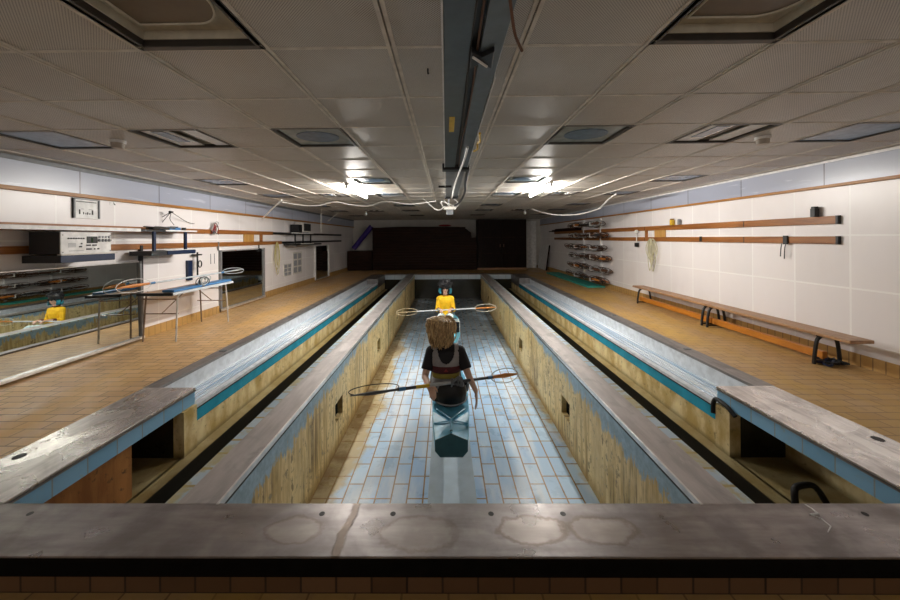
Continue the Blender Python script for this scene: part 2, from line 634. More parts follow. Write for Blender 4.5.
def spline(pts, n=8):
    P = [V(p) for p in pts]
    P = [P[0]*2-P[1]] + P + [P[-1]*2-P[-2]]
    out = []
    for i in range(1, len(P)-2):
        for k in range(n):
            t = k/n
            a, b, c, d = P[i-1], P[i], P[i+1], P[i+2]
            out.append(.5*((2*b)+(c-a)*t+(2*a-5*b+4*c-d)*t*t+(3*b-a-3*c+d)*t**3))
    out.append(P[-2])
    return out


# ------------------------------------------------------------------ dimensions
XL, XR = -4.65, 4.72
YF, YB = 17.5, -1.2
ZC = 2.42
CT = .03                    # coping top
TL, TR = -1.29, 1.40        # trench inner faces
TLo, TRo = -1.58, 1.69      # trench wall outer faces
GL, GR = -2.50, 2.64        # gutter lip / coping inner edge
OL, OR = -3.02, 3.20        # coping outer edge
TZ = -.95
YP0, YP1 = 1.93, 14.2       # basin ends
YC = 3.46                   # end of the near side copings

# ------------------------------------------------------------------ shell
def shell():
    m = MB()
    m.box(XL-.2, OL, 1.64, YF, -.25, 0)
    m.build('floor', 'deckL')
    struct(bpy.data.objects['floor'])
    struct(MB().box(OR, XR+.2, 1.64, YF, -.25, 0).build('floor_deck', 'deckR'))
    struct(MB().box(OL, OR, YP1+.25, YF, -.25, 0).build('floor_far', 'deckR'))
    struct(MB().box(XL-.2, XR+.2, YB, 1.82, -.5, -.33).build('floor_front', 'deckR'))
    struct(MB().box(XL-.2, XR+.2, 1.80, YP0, -1.2, -.016).build('wall_riser', 'riser'))
    struct(MB().box(XL-.2, XR+.2, 1.775, 1.80, -.222, -.016).build('trim_riser_shade', 'shadeblack'))  # black strip painting in the shade below the coping overhang
    struct(MB().box(XL-.2, XR+.2, YB-.15, YB, -.4, 1.25).build('wall_front_blocker', 'wallF'))  # unseen half wall, added to keep low world light off the riser
    struct(MB().box(XL-.2, XL, YB, YF, -.4, ZC+.2).build('wall_left', 'wallL'))
    struct(MB().box(XR, XR+.2, YB, YF, -.4, ZC+.2).build('wall_right', 'wallR'))
    struct(MB().box(XL-.2, XR+.2, YF, YF+.2, -.4, ZC+.2).build('wall_back', 'wallF'))
    # upper band and timber trim
    struct(MB().box(XL, XL+.03, YB, YF, 2.09, ZC).build('trim_1', 'band'))
    struct(MB().box(XR-.03, XR, YB, YF, 2.12, ZC).build('trim_2', 'band'))
    struct(MB().box(XL, XL+.05, YB, YF, 2.045, 2.09).build('trim_3', 'trimwood', bevel=.004))
    struct(MB().box(XR-.05, XR, YB, YF, 2.085, 2.12).build('trim_4', 'trimwood', bevel=.004))
    struct(MB().box(XL, XL+.04, YB, YF, ZC-.05, ZC).build('trim_5', 'midgrey'))
    struct(MB().box(XR-.04, XR, YB, YF, ZC-.03, ZC).build('trim_6', 'white'))
    # skirting
    struct(MB().box(XL, XL+.015, 5.25, YF, 0, .15).build('baseboard_left', 'skirt'))
    struct(MB().box(XR-.015, XR, 1.6, YF, 0, .14).build('baseboard_right', 'skirt'))
    struct(MB().box(XL, XR, YF-.015, YF, 0, .12).build('baseboard_back', 'skirt'))


shell()

CX_L = [-.255, -.86, -1.46, -2.06, -2.66, -3.26, -3.86, -4.46]
CX_R = [.37, .97, 1.57, 2.17, 2.77, 3.37, 3.97, 4.57]
XS = sorted([XL] + CX_L + CX_R + [XR])
YS = [round(1.68+.6*k, 3) for k in range(-5, 27)]
YS = [y for y in YS if YB < y < YF-.05]
YS = [YB] + YS + [YF]
ROWS = [1.08, 2.88, 5.28, 7.08, 9.48, 11.28, 13.68]
ROWN = ['front row nearest the camera', 'second row from the front', 'third row from the front', 'fourth row from the front',
        'fifth row from the front', 'sixth row from the front', 'last row near the far wall']
INNER = [(-1.46, 'inner column left of the trunking'), (.97, 'inner column right of the trunking')]
MID = [(-2.66, 'middle column on the left'), (2.17, 'middle column on the right')]
OUTER = [(-3.86, 'outer column by the left wall'), (3.37, 'outer column by the right wall')]
LAMPS = []
for i, y in enumerate(ROWS):
    for (x, n) in INNER:
        LAMPS.append((x, y, i, n, 0))
    if i in (1, 3, 5):
        for (x, n) in MID:
            LAMPS.append((x, y, i, n, 1))
    if i > 0:
        for (x, n) in OUTER:
            LAMPS.append((x, y, i, n, 2))


def ceiling():
    holes = {(round(x, 2), round(y, 2)) for (x, y, *_r) in LAMPS}
    m = MB()
    for i in range(len(XS)-1):
        for j in range(len(YS)-1):
            if (round(XS[i], 2), round(YS[j], 2)) in holes:
                continue
            x0, x1, y0, y1 = XS[i]+.002, XS[i+1]-.002, YS[j]+.002, YS[j+1]-.002
            dz = random.uniform(-.0015, .0015)
            m.add([(x0, y0, ZC+dz), (x1, y0, ZC-dz), (x1, y1, ZC+dz), (x0, y1, ZC-dz)], [(0, 1, 2, 3)])
    m.box(XL-.2, XR+.2, YB, YF, ZC+.16, ZC+.2)
    struct(m.build('ceiling', 'ceiling'))
    t = MB()
    for x in XS[1:-1]:
        for a, b in ((-.022, -.004), (.004, .022)):
            t.box(x+a, x+b, YB, YF, ZC-.006, ZC+.003)
    for y in YS[1:-1]:
        t.box(XL, XR, y-.009, y+.009, ZC-.0035, ZC+.004)
    struct(t.build('trim_7', 'tbar'))


ceiling()


def lamp_unit(kind):
    root = thing('ceiling_light', 'x', 'ceiling light', (0, 0, ZC), group='unlit square ceiling lights')
    a = .3
    f = MB()
    w = .035
    z0, z1 = -.006, .03
    f.box(-a, a, -a, -a+w, z0, z1).box(-a, a, a-w, a, z0, z1).box(-a, -a+w, -a+w, a-w, z0, z1).box(a-w, a, -a+w, a-w, z0, z1)
    f.build('frame', 'lampframe', root, bevel=.003)
    b = a-w+.001
    h = MB()
    h.box(-b, b, -b, b, .07, .09)
    for s in (-1, 1):
        h.box(s*b-.006, s*b+.006, -b, b, .028, .09)
        h.box(-b, b, s*b-.006, s*b+.006, .028, .09)
    h.build('housing', 'cream' if kind != 2 else 'grey', root)
    if kind == 0:
        # tray with a rounded dark opening
        p = MB()
        n = 14
        ring = []
        for k in range(n+1):
            an = -PI/2 + PI*k/n
            ring.append((.07+.14*math.cos(an), .17*math.sin(an)))
        ring = [(-.20, .17), (-.20, -.17)] + ring
        p.prism(ring, 2, .045, .06)
        p.build('reflector_plate', 'lampbrown', root)
        rim = MB()
        rim.tube([(x, y, .044) for x, y in ring], .006, 6, True)
        rim.build('rim', 'cream', root)
    elif kind == 1:
        MB().box(-.25, -.02, -.255, .255, .012, .02).build('diffuser', 'white', root)
        MB().box(.10, .255, -.255, .255, .012, .02).build('diffuser', 'white', root)
        MB().box(.04, .10, -.25, .25, .03, .06).build('crossbar', 'lampbrown', root)
        MB().box(-.17, -.06, -.2, .12, .006, .0115).build('backing_plate', 'lampblue', root)
    elif kind == 2:
        MB().box(-b+.005, b-.005, -b+.005, b-.005, .004, .014).build('diffuser', 'lampblue', root)
    else:
        MB().box(-b+.005, b-.005, -b+.005, b-.005, .012, .02).build('diffuser', 'lampgreen', root)
        n = 18
        MB().prism([(.19*math.cos(2*PI*k/n), .16*math.sin(2*PI*k/n)) for k in range(n)], 2, .006, .0115).build('centre_plate', 'lampblue', root)
    return root


def lamps():
    protos = {}
    looks = {0: 'opened square ceiling light with rounded dark tray', 1: 'broken square ceiling light with cream cover',
             2: 'square ceiling light with plain blue cover', 3: 'square ceiling light with pale green cover'}
    for (x, y, i, n, k) in LAMPS:
        kk = 0 if (k == 0 and i == 0) else 3 if k == 0 else k
        lab = looks[kk] + ', ' + ROWN[i].replace(' from the front', '').replace(' nearest the camera', '').replace(' near the far wall', '') + ', ' + n
        lab = ' '.join(lab.split())
        if kk not in protos:
            protos[kk] = lamp_unit(kk)
            r = protos[kk]
            r['label'] = lab
        else:
            r = dup(protos[kk], lab)
        r.location = (x+.3, y+.3, ZC)


lamps()


# ------------------------------------------------------------------ fluorescent battens
def battens():
    def one(x, y0, label):
        root = thing('fluorescent_light', label, 'ceiling light', (x, y0, ZC), group='lit fluorescent tubes')
        L = 1.5
        MB().box(-.03, .03, 0, L, -.035, .004).build('batten', 'white', root, bevel=.004)
        for y in (.03, L-.03):
            MB().box(-.02, .02, y-.02, y+.02, -.09, -.03).build('lampholder', 'white', root, bevel=.003)
        MB().cyl((0, .04, -.07), (0, L-.04, -.07), .019, None, 16).build('tube', 'tube', root, smooth=True)
        return root
    one(-1.64, 5.75, 'lit fluorescent tube under the ceiling left of the trunking')
    one(1.74, 5.75, 'lit fluorescent tube under the ceiling right of the trunking')
    for x, y, s in ((-3.02, 3.2, 'left'), (2.95, 3.28, 'right')):
        r = thing('smoke_detector', 'small round smoke detector on the ceiling on the %s side' % s, 'smoke detector', (x, y, ZC), group='ceiling smoke detectors')
        MB().cyl((0, 0, 0), (0, 0, -.025), .06, None, 20).build('base', 'white', r, smooth=True)
        MB().cyl((0, 0, -.025), (0, 0, -.07), .052, .045, 20).build('head', 'smoke', r, smooth=True)


battens()


# ------------------------------------------------------------------ trunking along the ceiling
def trunking():
    r = thing('cable_trunking', 'grey blue metal cable trunking down the middle of the ceiling', 'cable trunking', (0, 0, 0))
    z0 = 2.365
    MB().box(-.005, .115, YB, 4.35, z0, ZC-.004).build('side_tray', 'ductA', r, bevel=.003)
    MB().box(.165, .265, YB, 4.35, z0, ZC-.004).build('cover_plate', 'ductB', r, bevel=.003)
    MB().box(.115, .165, YB, 4.35, z0+.03, ZC-.004).build('slot', 'black', r)
    MB().box(.268, .275, 1.9, 4.35, z0-.002, ZC-.006).build('edge_strip', 'white', r)
    MB().box(-.014, -.006, YB, 7.6, z0-.002, ZC-.006).build('edge_strip', 'white', r)
    MB().box(-.04, .29, 4.28, 4.42, z0-.03, ZC-.006).build('end_collar', 'black', r, bevel=.005)
    MB().box(.005, .25, 4.41, 7.55, z0+.02, ZC-.004).build('narrow_tray', 'midgrey', r, bevel=.003)
    MB().box(-.02, .11, 7.5, 7.6, z0-.02, ZC-.006).build('end_collar', 'black', r, bevel=.005)
    MB().box(.13, .27, 7.5, 7.6, z0-.02, ZC-.006).build('end_collar', 'black', r, bevel=.005)
    MB().box(-.12, .1, 5.9, 5.96, z0-.01, z0+.02).build('cross_bracket', 'black', r)
    lab = MB().box(.03, .07, 2.5, 2.85, z0-.003, z0-.0005).build('sticker', 'yellow', r)
    lab['label'] = 'yellow sticker'
    # black clamp, bow-tie shaped
    c = tag(MB().prism([(.12, 1.585), (.17, 1.635), (.225, 1.58), (.235, 1.75), (.175, 1.69), (.125, 1.745)], 2, z0-.025, z0)
            .build('cable_clamp', 'black', bevel=.004), 'black bow tie shaped clamp on the ceiling trunking', 'clamp')
    tp = MB().tube(spline([(.13, 1.62, z0-.03), (.165, 1.655, z0-.034), (.205, 1.71, z0-.03)]), .006, 8).build('cable_tie', 'cableW', c, smooth=True)
    for lab, dx, colr, nm in (('black cable in the slot of the ceiling trunking, left one', .125, 'cableD', 0), ('brown cable in the slot of the ceiling trunking, right one', .155, 'brown', 1)):
        pts = [(dx+.008*math.sin(y*3+nm), y, z0+.008+.004*math.sin(y*2)) for y in [-.5+.4*k for k in range(13)]]
        tag(MB().tube(spline(pts, 4), .005, 8).build('cable', colr, smooth=True), lab, 'cable', 'cables in the trunking')
    tag(MB().tube(spline([(.21, 3.3, z0-.012), (.2, 3.8, z0-.03), (.17, 4.6, z0-.03), (.14, 6, z0-.015), (.13, 7.4, z0-.02)]), .012, 8).build('cable', 'cableW', smooth=True),
        'thick white cable along the far part of the trunking', 'cable')
    tag(MB().tube(spline([(.285, 2.9, z0+.0), (.30, 3.05, z0-.03), (.295, 3.2, z0-.0), (.30, 3.3, z0-.03), (.285, 3.5, z0)]), .01, 8).build('cable_tie', 'yellow', smooth=True),
        'yellow tie hanging from the right edge of the trunking', 'cable tie')
    tag(MB().tube(spline([(.28, 4.4, z0-.01), (.29, 5.2, z0-.05), (.34, 6.2, z0-.05), (.30, 7.4, z0-.10), (.20, 8.1, z0-.12)]), [.022]*33, 8).build('cable', 'black', smooth=True),
        'thick black cable bundle leaving the trunking toward the junction box', 'cable')
    tag(MB().tube(spline([W(507, -30, 1.2), W(511, 8, 1.26), W(515, 34, 1.32), W(522, 51, 1.38)]), .006, 8).build('cable', 'brown', smooth=True),
        'brown wire dangling from the ceiling right of the trunking', 'cable')
    tag(MB().tube([V((-.092, 1.90, ZC)), V((-.092, 1.90, ZC-.015)), V((-.092, 1.91, ZC-.022)), V((-.09, 1.92, ZC-.016))], .005, 6).build('ceiling_hook', 'black'),
        'small black hook in the ceiling tile left of the trunking', 'hook')
    # junction box with tangled leads
    j = thing('junction_box', 'pale junction box hanging at the end of the trunking', 'junction box', (0.07, 8.2, 2.2))
    MB().box(-.12, .16, -.1, .1, -.04, .03).build('box', 'offwhite', j, bevel=.006)
    MB().box(-.06, .10, -.06, .06, -.16, -.04).build('motor', 'midgrey', j, bevel=.006)
    MB().cyl((0, 0, .03), (0, 0, .225), .015, None, 8).build('stem', 'grey', j)
    MB().tube(spline([(-.12, -.05, .0), (-.18, -.1, .14), (-.02, -.12, .10), (.1, -.1, .05), (.2, -.1, .13), (.12, 0, .2)]), .009, 6).build('lead', 'cableW', j, smooth=True)
    MB().tube(spline([(.16, -.05, .0), (.24, -.1, .1), (.05, -.14, .02), (-.1, -.12, .16)]), .009, 6).build('lead', 'cableW', j, smooth=True)
    Y = 8.4
    tag(MB().tube(spline([W(436, 201, Y), W(410, 204, Y), W(385, 201.5, Y), W(368, 206, Y), W(350, 204.5, Y), W(335, 202, Y), W(318, 205.5, Y), W(300, 205, Y), W(282, 202, 7.6)]), .011, 6).build('cable', 'cableW', smooth=True),
        'long white cable looping across the ceiling to the left', 'cable')
    tag(MB().tube(spline([W(446, 206, 8.1), W(438, 210, 8.1), W(430, 205, 8.2), W(426, 201, 8.0), W(423, 199, 7.8)]), .01, 6).build('cable', 'cableW', smooth=True),
        'short white cable dropping in a loop left of the junction box', 'cable')
    tag(MB().tube(spline([W(532, 209, 9.6), W(545, 213, 9.0), W(560, 215, 8.8), W(580, 214, 8.6), W(598, 209, 8.4), W(601, 207, 8.2), W(610, 198, 7.6), W(616, 194, 7.0)]), .014, 6).build('cable', 'cableW', smooth=True),
        'white cable sagging across to the right wall band', 'cable')
    tag(MB().tube(spline([W(262, 219, 7.7), W(268, 213, 7.4), W(275, 206, 7.2), W(282, 200, 7.0)]), .014, 6).build('cable', 'cableW', smooth=True),
        'white cable slanting from the left wall up to the ceiling', 'cable')
    tag(MB().tube([W(321, 232, 11.2), W(321, 213, 11.2), W(322, 207, 10.6)], .012, 6).build('cable', 'cableW', smooth=True),
        'thin white cable hanging straight down over the far left shelf', 'cable')
    tag(MB().tube([W(328, 221, 12.4), W(333, 217, 12.2), W(338, 213, 12)], .012, 6).build('cable', 'cableW', smooth=True),
        'short white cable slanting above the far left wall rails', 'cable')
    tag(MB().ell(W(366, 214, 11.6), (.045, .045, .05)).cyl(W(366, 214, 11.6), W(366, 211, 11.6), .012).build('pull_knob', 'white', smooth=True), 'small white bulb hanging from the far ceiling on the left', 'bulb')
    tag(MB().ell(W(525, 213, 11.6), (.045, .045, .05)).cyl(W(525, 213, 11.6), W(525, 210, 11.6), .012).build('pull_knob', 'white', smooth=True), 'small white bulb hanging from the far ceiling on the right', 'bulb')


trunking()


# ------------------------------------------------------------------ basin
def basin():
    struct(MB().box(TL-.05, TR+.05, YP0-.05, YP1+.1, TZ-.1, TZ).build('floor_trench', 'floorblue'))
    # trench walls with square ports
    def wall(x0, x1, inner, name):
        m = MB()
        ports = [(4.02, 4.30), (6.50, 6.78), (9.0, 9.28), (11.5, 11.78)]
        z0, z1 = -.64, -.42
        y = YP0-.05
        dk = MB()
        for (a, b) in ports:
            dk.box(*((x1-.12, x1-.06) if inner > 0 else (x0+.06, x0+.12)), a, b, z0, z1)
            m.box(x0, x1, y, a, TZ-.1, CT-.02)
            m.box(x0, x1, a, b, TZ-.1, z0).box(x0, x1, a, b, z1, CT-.02)
            s = .06
            if inner > 0:
                m.box(x0, x1-.2, a, b, z0, z1)
            else:
                m.box(x0+.2, x1, a, b, z0, z1)
            y = b
        m.box(x0, x1, y, YP1, TZ-.1, CT-.02)
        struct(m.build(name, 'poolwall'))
        struct(dk.build('wall_port_shade_'+('left' if inner > 0 else 'right'), 'shadeblack'))  # dark panels painting in the shade inside the ports
        j = MB()
        for yy in (7.75, 11.0):
            xx = x1 if inner > 0 else x0
            j.box(xx-.004, xx+.004, yy-.012, yy+.012, TZ, -.0)
        struct(j.build('trim_joint', 'cableD'))
    wall(TLo, TL, 1, 'wall_trench_left')
    wall(TR, TRo, -1, 'wall_trench_right')
    # caps: steel strip + blue tile strip outside
    for (xi, xo, s, side) in ((TL, TLo, -1, 'left'), (TR, TRo, 1, 'right')):
        r = thing('wall_coping', 'long grey metal coping with blue tile edge on the %s trench wall' % side, 'coping', (0, 0, 0), group='trench wall copings')
        a, b = sorted((xi-s*.012, xi+s*.222))
        MB().box(a, b, YP0, YP1, CT-.02, CT).build('metal_cap', 'captop', r, bevel=.003)
        a, b = sorted((xi-s*.015, xi+s*.01))
        MB().box(a, b, YP0, YP1, CT-.05, CT-.034).build('dark_edge', 'black', r)
        a, b = sorted((xi-s*.016, xi-s*.002))
        MB().box(a, b, YP0, YP1, CT-.035, CT+.003).build('bright_edge', 'brightsteel2', r, bevel=.002)
        a, b = sorted((xi+s*.222, xo+s*.004))
        MB().box(a, b, YP0, YP1, CT-.03, CT-.004).build('tile_strip', 'topstrip', r)
    # side channels
    for (g, w, o, s, sd) in ((GL, TLo, OL, -1, 'left'), (GR, TRo, OR, 1, 'right')):
        a, b = sorted((w-s*.02, g+s*.6))
        struct(MB().box(a, b, YP0-.05, YP1+.1, TZ-.1, TZ+.02).build('floor_channel', 'blackwet'))
        # outer wall with ledge (beyond the recess)
        a, b = sorted((g, g+s*.6))
        m = MB().box(a, b, 3.30, YP1, TZ, -.312)
        a, b = sorted((g-s*.115, g+s*.02))
        m.box(a, b, YP0, YP1, TZ, -.56)
        a, b = sorted((g, g+s*.62))
        m.box(a, b, YP0, 3.31, TZ, -.56)
        a, b = sorted((g-s*.012, g+s*.09))
        m.box(a, b, 3.285, YC-.004, -.575, -.135)
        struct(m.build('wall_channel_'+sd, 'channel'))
        a, b = sorted((g+s*.5, g+s*.62))
        m = MB().box(a, b, YP0-.1, 3.31, -.57, CT-.05)
        if s < 0:
            m.box(g-.45, g-.03, YP0, 2.78, -.565, -.14)
        struct(m.build('wall_recess_'+sd, 'rust' if s < 0 else 'channel'))
        struct(MB().box(*sorted((g+s*.09, g+s*.55)), 3.28, 3.44, -.57, -.02).build('wall_recess_end', 'blackwet'))
    # basin far end
    struct(MB().box(OL-.05, OR+.05, YP1, YP1+.3, -1.1, .005).build('wall_basin_end', 'blackwet'))
    for a, b in ((TL+.01, TR-.01), (GL+.02, TLo-.01), (TRo+.01, GR-.02)):
        struct(MB().box(a, b, YP1-.03, YP1, -.17, .02).build('trim_end', 'endfascia'))
    tag(MB().box(GL+.0, GR, YP1-.05, YP1+.28, .006, CT+.004).build('end_coping', 'darksteel', bevel=.003), 'dark coping across the far end of the basin', 'coping')
    # central plinth
    struct(MB().box(.04-.225, .04+.225, YP0, 12.6, TZ, TZ+.05).build('floor_plinth', 'footrail', bevel=.008))


basin()


def copings():
    # front
    f = thing('front_coping', 'wide stained steel coping running across the foreground', 'coping', (0, 0, 0))
    MB().box(XL, XR, 1.613, 1.94, CT-.010, CT).build('top_plate', 'steelfront', f, bevel=.003)
    MB().box(XL, XR, 1.635, 1.94, CT-.045, CT-.010).build('lip_shade_board', 'shadeblack', f)  # black board standing in for shade under the coping lip
    for px in (30, 322, 393, 491, 563, 865):
        p = W(px, 514.5, 1.865)
        n = 12
        hb = MB().prism([(p.x+.015*math.cos(2*PI*k/n), p.y+.015*math.sin(2*PI*k/n)) for k in range(n)], 2, CT-.001, CT+.0012)
        hb.build('bolt_hole', 'black', f)
    sc = [W(805, 505, 1.93), W(812, 512, 1.90), W(818, 521, 1.865), W(810, 523, 1.86), W(822, 529, 1.83), W(831, 541, 1.785), W(828, 549, 1.75)]
    pts = [V((p.x, p.y, CT+.0008)) for p in sc]
    MB().tube(pts, [.003, .004, .006, .005, .004, .003, .002], 6).build('chalk_scratch', 'white', f)
    # near side copings
    for (g, o, s, sd) in ((GL, OL, -1, 'left'), (GR, OR, 1, 'right')):
        c = thing('side_coping', 'broad worn steel coping slab on the near %s side of the basin' % sd, 'coping', (0, 0, 0), group='near side copings')
        a, b = sorted((g, o))
        MB().box(a, b, 1.945, YC, CT-.02, CT).build('top_plate', 'steelside', c, bevel=.004)
        a, b = sorted((g+s*.012, g+s*.06))
        MB().box(a, b, 1.945, YC, CT-.16, CT-.02).build('blue_fascia', 'fascia', c)
        a, b = sorted((g-s*.003, g+s*.012))
        MB().box(a, b, 1.945, YC, CT-.035, CT-.022).build('dark_edge', 'darksteel', c)
        p = V((o-s*.10, 2.36 if s < 0 else 2.55, 0))
        n = 16
        MB().prism([(p.x+.035*math.cos(2*PI*k/n), p.y+.035*math.sin(2*PI*k/n)) for k in range(n)], 2, CT-.001, CT+.002).build('drain_hole', 'black', c)
        # long gutter beyond
        r = thing('overflow_gutter', 'long steel overflow gutter with teal fascia along the %s side' % sd, 'gutter', (0, 0, 0), group='overflow gutters')
        zl = -.14
        ye = 12.7
        a, b = sorted((g+s*.05, g+s*.385))
        MB().box(a, b, YC+.005, ye, zl-.06, zl-.035).build('trough', 'trough', r)
        for k in range(5):
            x = g+s*(.09+.06*k)
            MB().box(x-.006, x+.006, YC+.01, ye, zl-.036, zl-.022).build('trough_rib', 'trough', r, bevel=.003)
        a, b = sorted((g-s*.005, g+s*.055))
        MB().box(a, b, YC+.005, ye, zl-.05, zl).build('lip', 'tlight', r, bevel=.006)
        a, b = sorted((g-s*.002, g+s*.045))
        MB().box(a, b, YC+.005, ye, zl-.165, zl-.048).build('teal_fascia', 'teal', r)
        a, b = sorted((g-s*.006, g+s*.02))
        MB().box(a, b, YC+.005, ye, zl-.05, zl-.036).build('dark_edge', 'black', r)
        a, b = sorted((g+s*.385, g+s*.41))
        MB().box(a, b, YC+.005, ye, zl-.06, CT-.02).build('back_plate', 'tlight', r)
        a, b = sorted((g+s*.38, o+s*.02))
        MB().box(a, b, YC+.005, ye, -.004, CT-.004).build('edge_strip', 'darksteel', r, bevel=.004)
        a, b = sorted((g-s*.004, o))
        MB().box(a, b, ye, YP1, zl-.16, CT-.002).build('end_slab', 'darksteel', r, bevel=.004)
        for k, yy in enumerate((4.6, 6.6, 8.6)):
            q = V((o-s*.06, yy, CT))
            n = 10
            tag(MB().prism([(q.x+.05*math.cos(2*PI*i/n), q.y+.035*math.sin(2*PI*i/n)) for i in range(n)], 2, CT-.006, CT+.004).build('drain_cover', 'midgrey'),
                'small round drain cover on the %s gutter edge, %s' % (sd, ('nearest one', 'middle one', 'farthest one')[k]), 'drain cover', 'gutter drain covers')
        struct(MB().box(*sorted((g+s*.415, o+s*.1)), YC+.005, 12.69, -.5, -.006).build('wall_gutter_'+sd, 'brown'))
    # black hoses on the right
    tag(MB().tube(spline([(2.62, 2.66, -.56), (2.63, 2.68, -.45), (2.67, 2.7, -.42), (2.79, 2.72, -.42), (2.85, 2.72, -.46), (2.90, 2.70, -.56)]), .022, 10).build('hose', 'blackrub', smooth=True),
        'black rubber hose bent in an arch inside the right recess', 'hose')
    tag(MB().tube(spline([(GR-.02, 3.475, -.24), (GR-.02, 3.475, -.18), (GR-.02, 3.46, -.12), (GR-.02, 3.42, -.085), (GR-.02, 3.3, -.10), (GR-.01, 3.22, -.15)]), .02, 10).build('hose', 'blackrub', smooth=True),
        'black pipe bent over the corner post of the right coping', 'hose')


copings()


# ------------------------------------------------------------------ mirrors on the left wall
def mirrors():
    def one(y0, y1, z0, z1, label, fm, fw=.035, rt=(0, 0, 0), dx=0.0):
        r = thing('wall_mirror', label, 'mirror', (XL+dx, y0, 0), rt, group='wall mirrors')
        L = y1-y0
        MB().box(.002, .022, fw, L-fw, z0+fw*.6, z1-fw*.6).build('glass', 'mirror', r)
        MB().box(.0, .035, 0, L, z1-fw*.6, z1).build('top_rail', 'brightsteel2', r, bevel=.003)
        MB().box(.0, .06, 0, L, z0, z0+fw).build('bottom_rail', 'brightsteel2', r, bevel=.003)
        MB().box(.0, .05, L-fw, L, z0, z1).build('side_rail', fm, r, bevel=.003)
        MB().box(.0, .05, 0, fw, z0, z1).build('side_rail', fm, r, bevel=.003)
        return r
    one(1.75, 5.22, .03, 1.19, 'large wall mirror at the near end of the left wall', 'framegrey', rt=(0, -.025, -.007), dx=.033)
    one(7.1, 8.85, .03, 1.28, 'dark wall mirror in the middle of the left wall beyond the trestle table', 'framegrey', .05)
    one(12.3, 13.75, .03, 1.26, 'narrow dark wall mirror farthest along the left wall', 'white')
    tag(MB().box(XL+.001, XL+.05, 5.235, 5.275, .0, 1.42).build('wall_post', 'black', bevel=.003), 'slim black upright post beside the large near mirror', 'post')
    tag(MB().cyl((XL+.03, 7.06, 1.28), (XL+.03, 7.06, 1.43), .015).ell((XL+.03, 7.06, 1.43), (.025, .025, .025)).build('latch_pin', 'framegrey', smooth=True),
        'small grey latch pin over the corner of the middle mirror', 'latch')


mirrors()


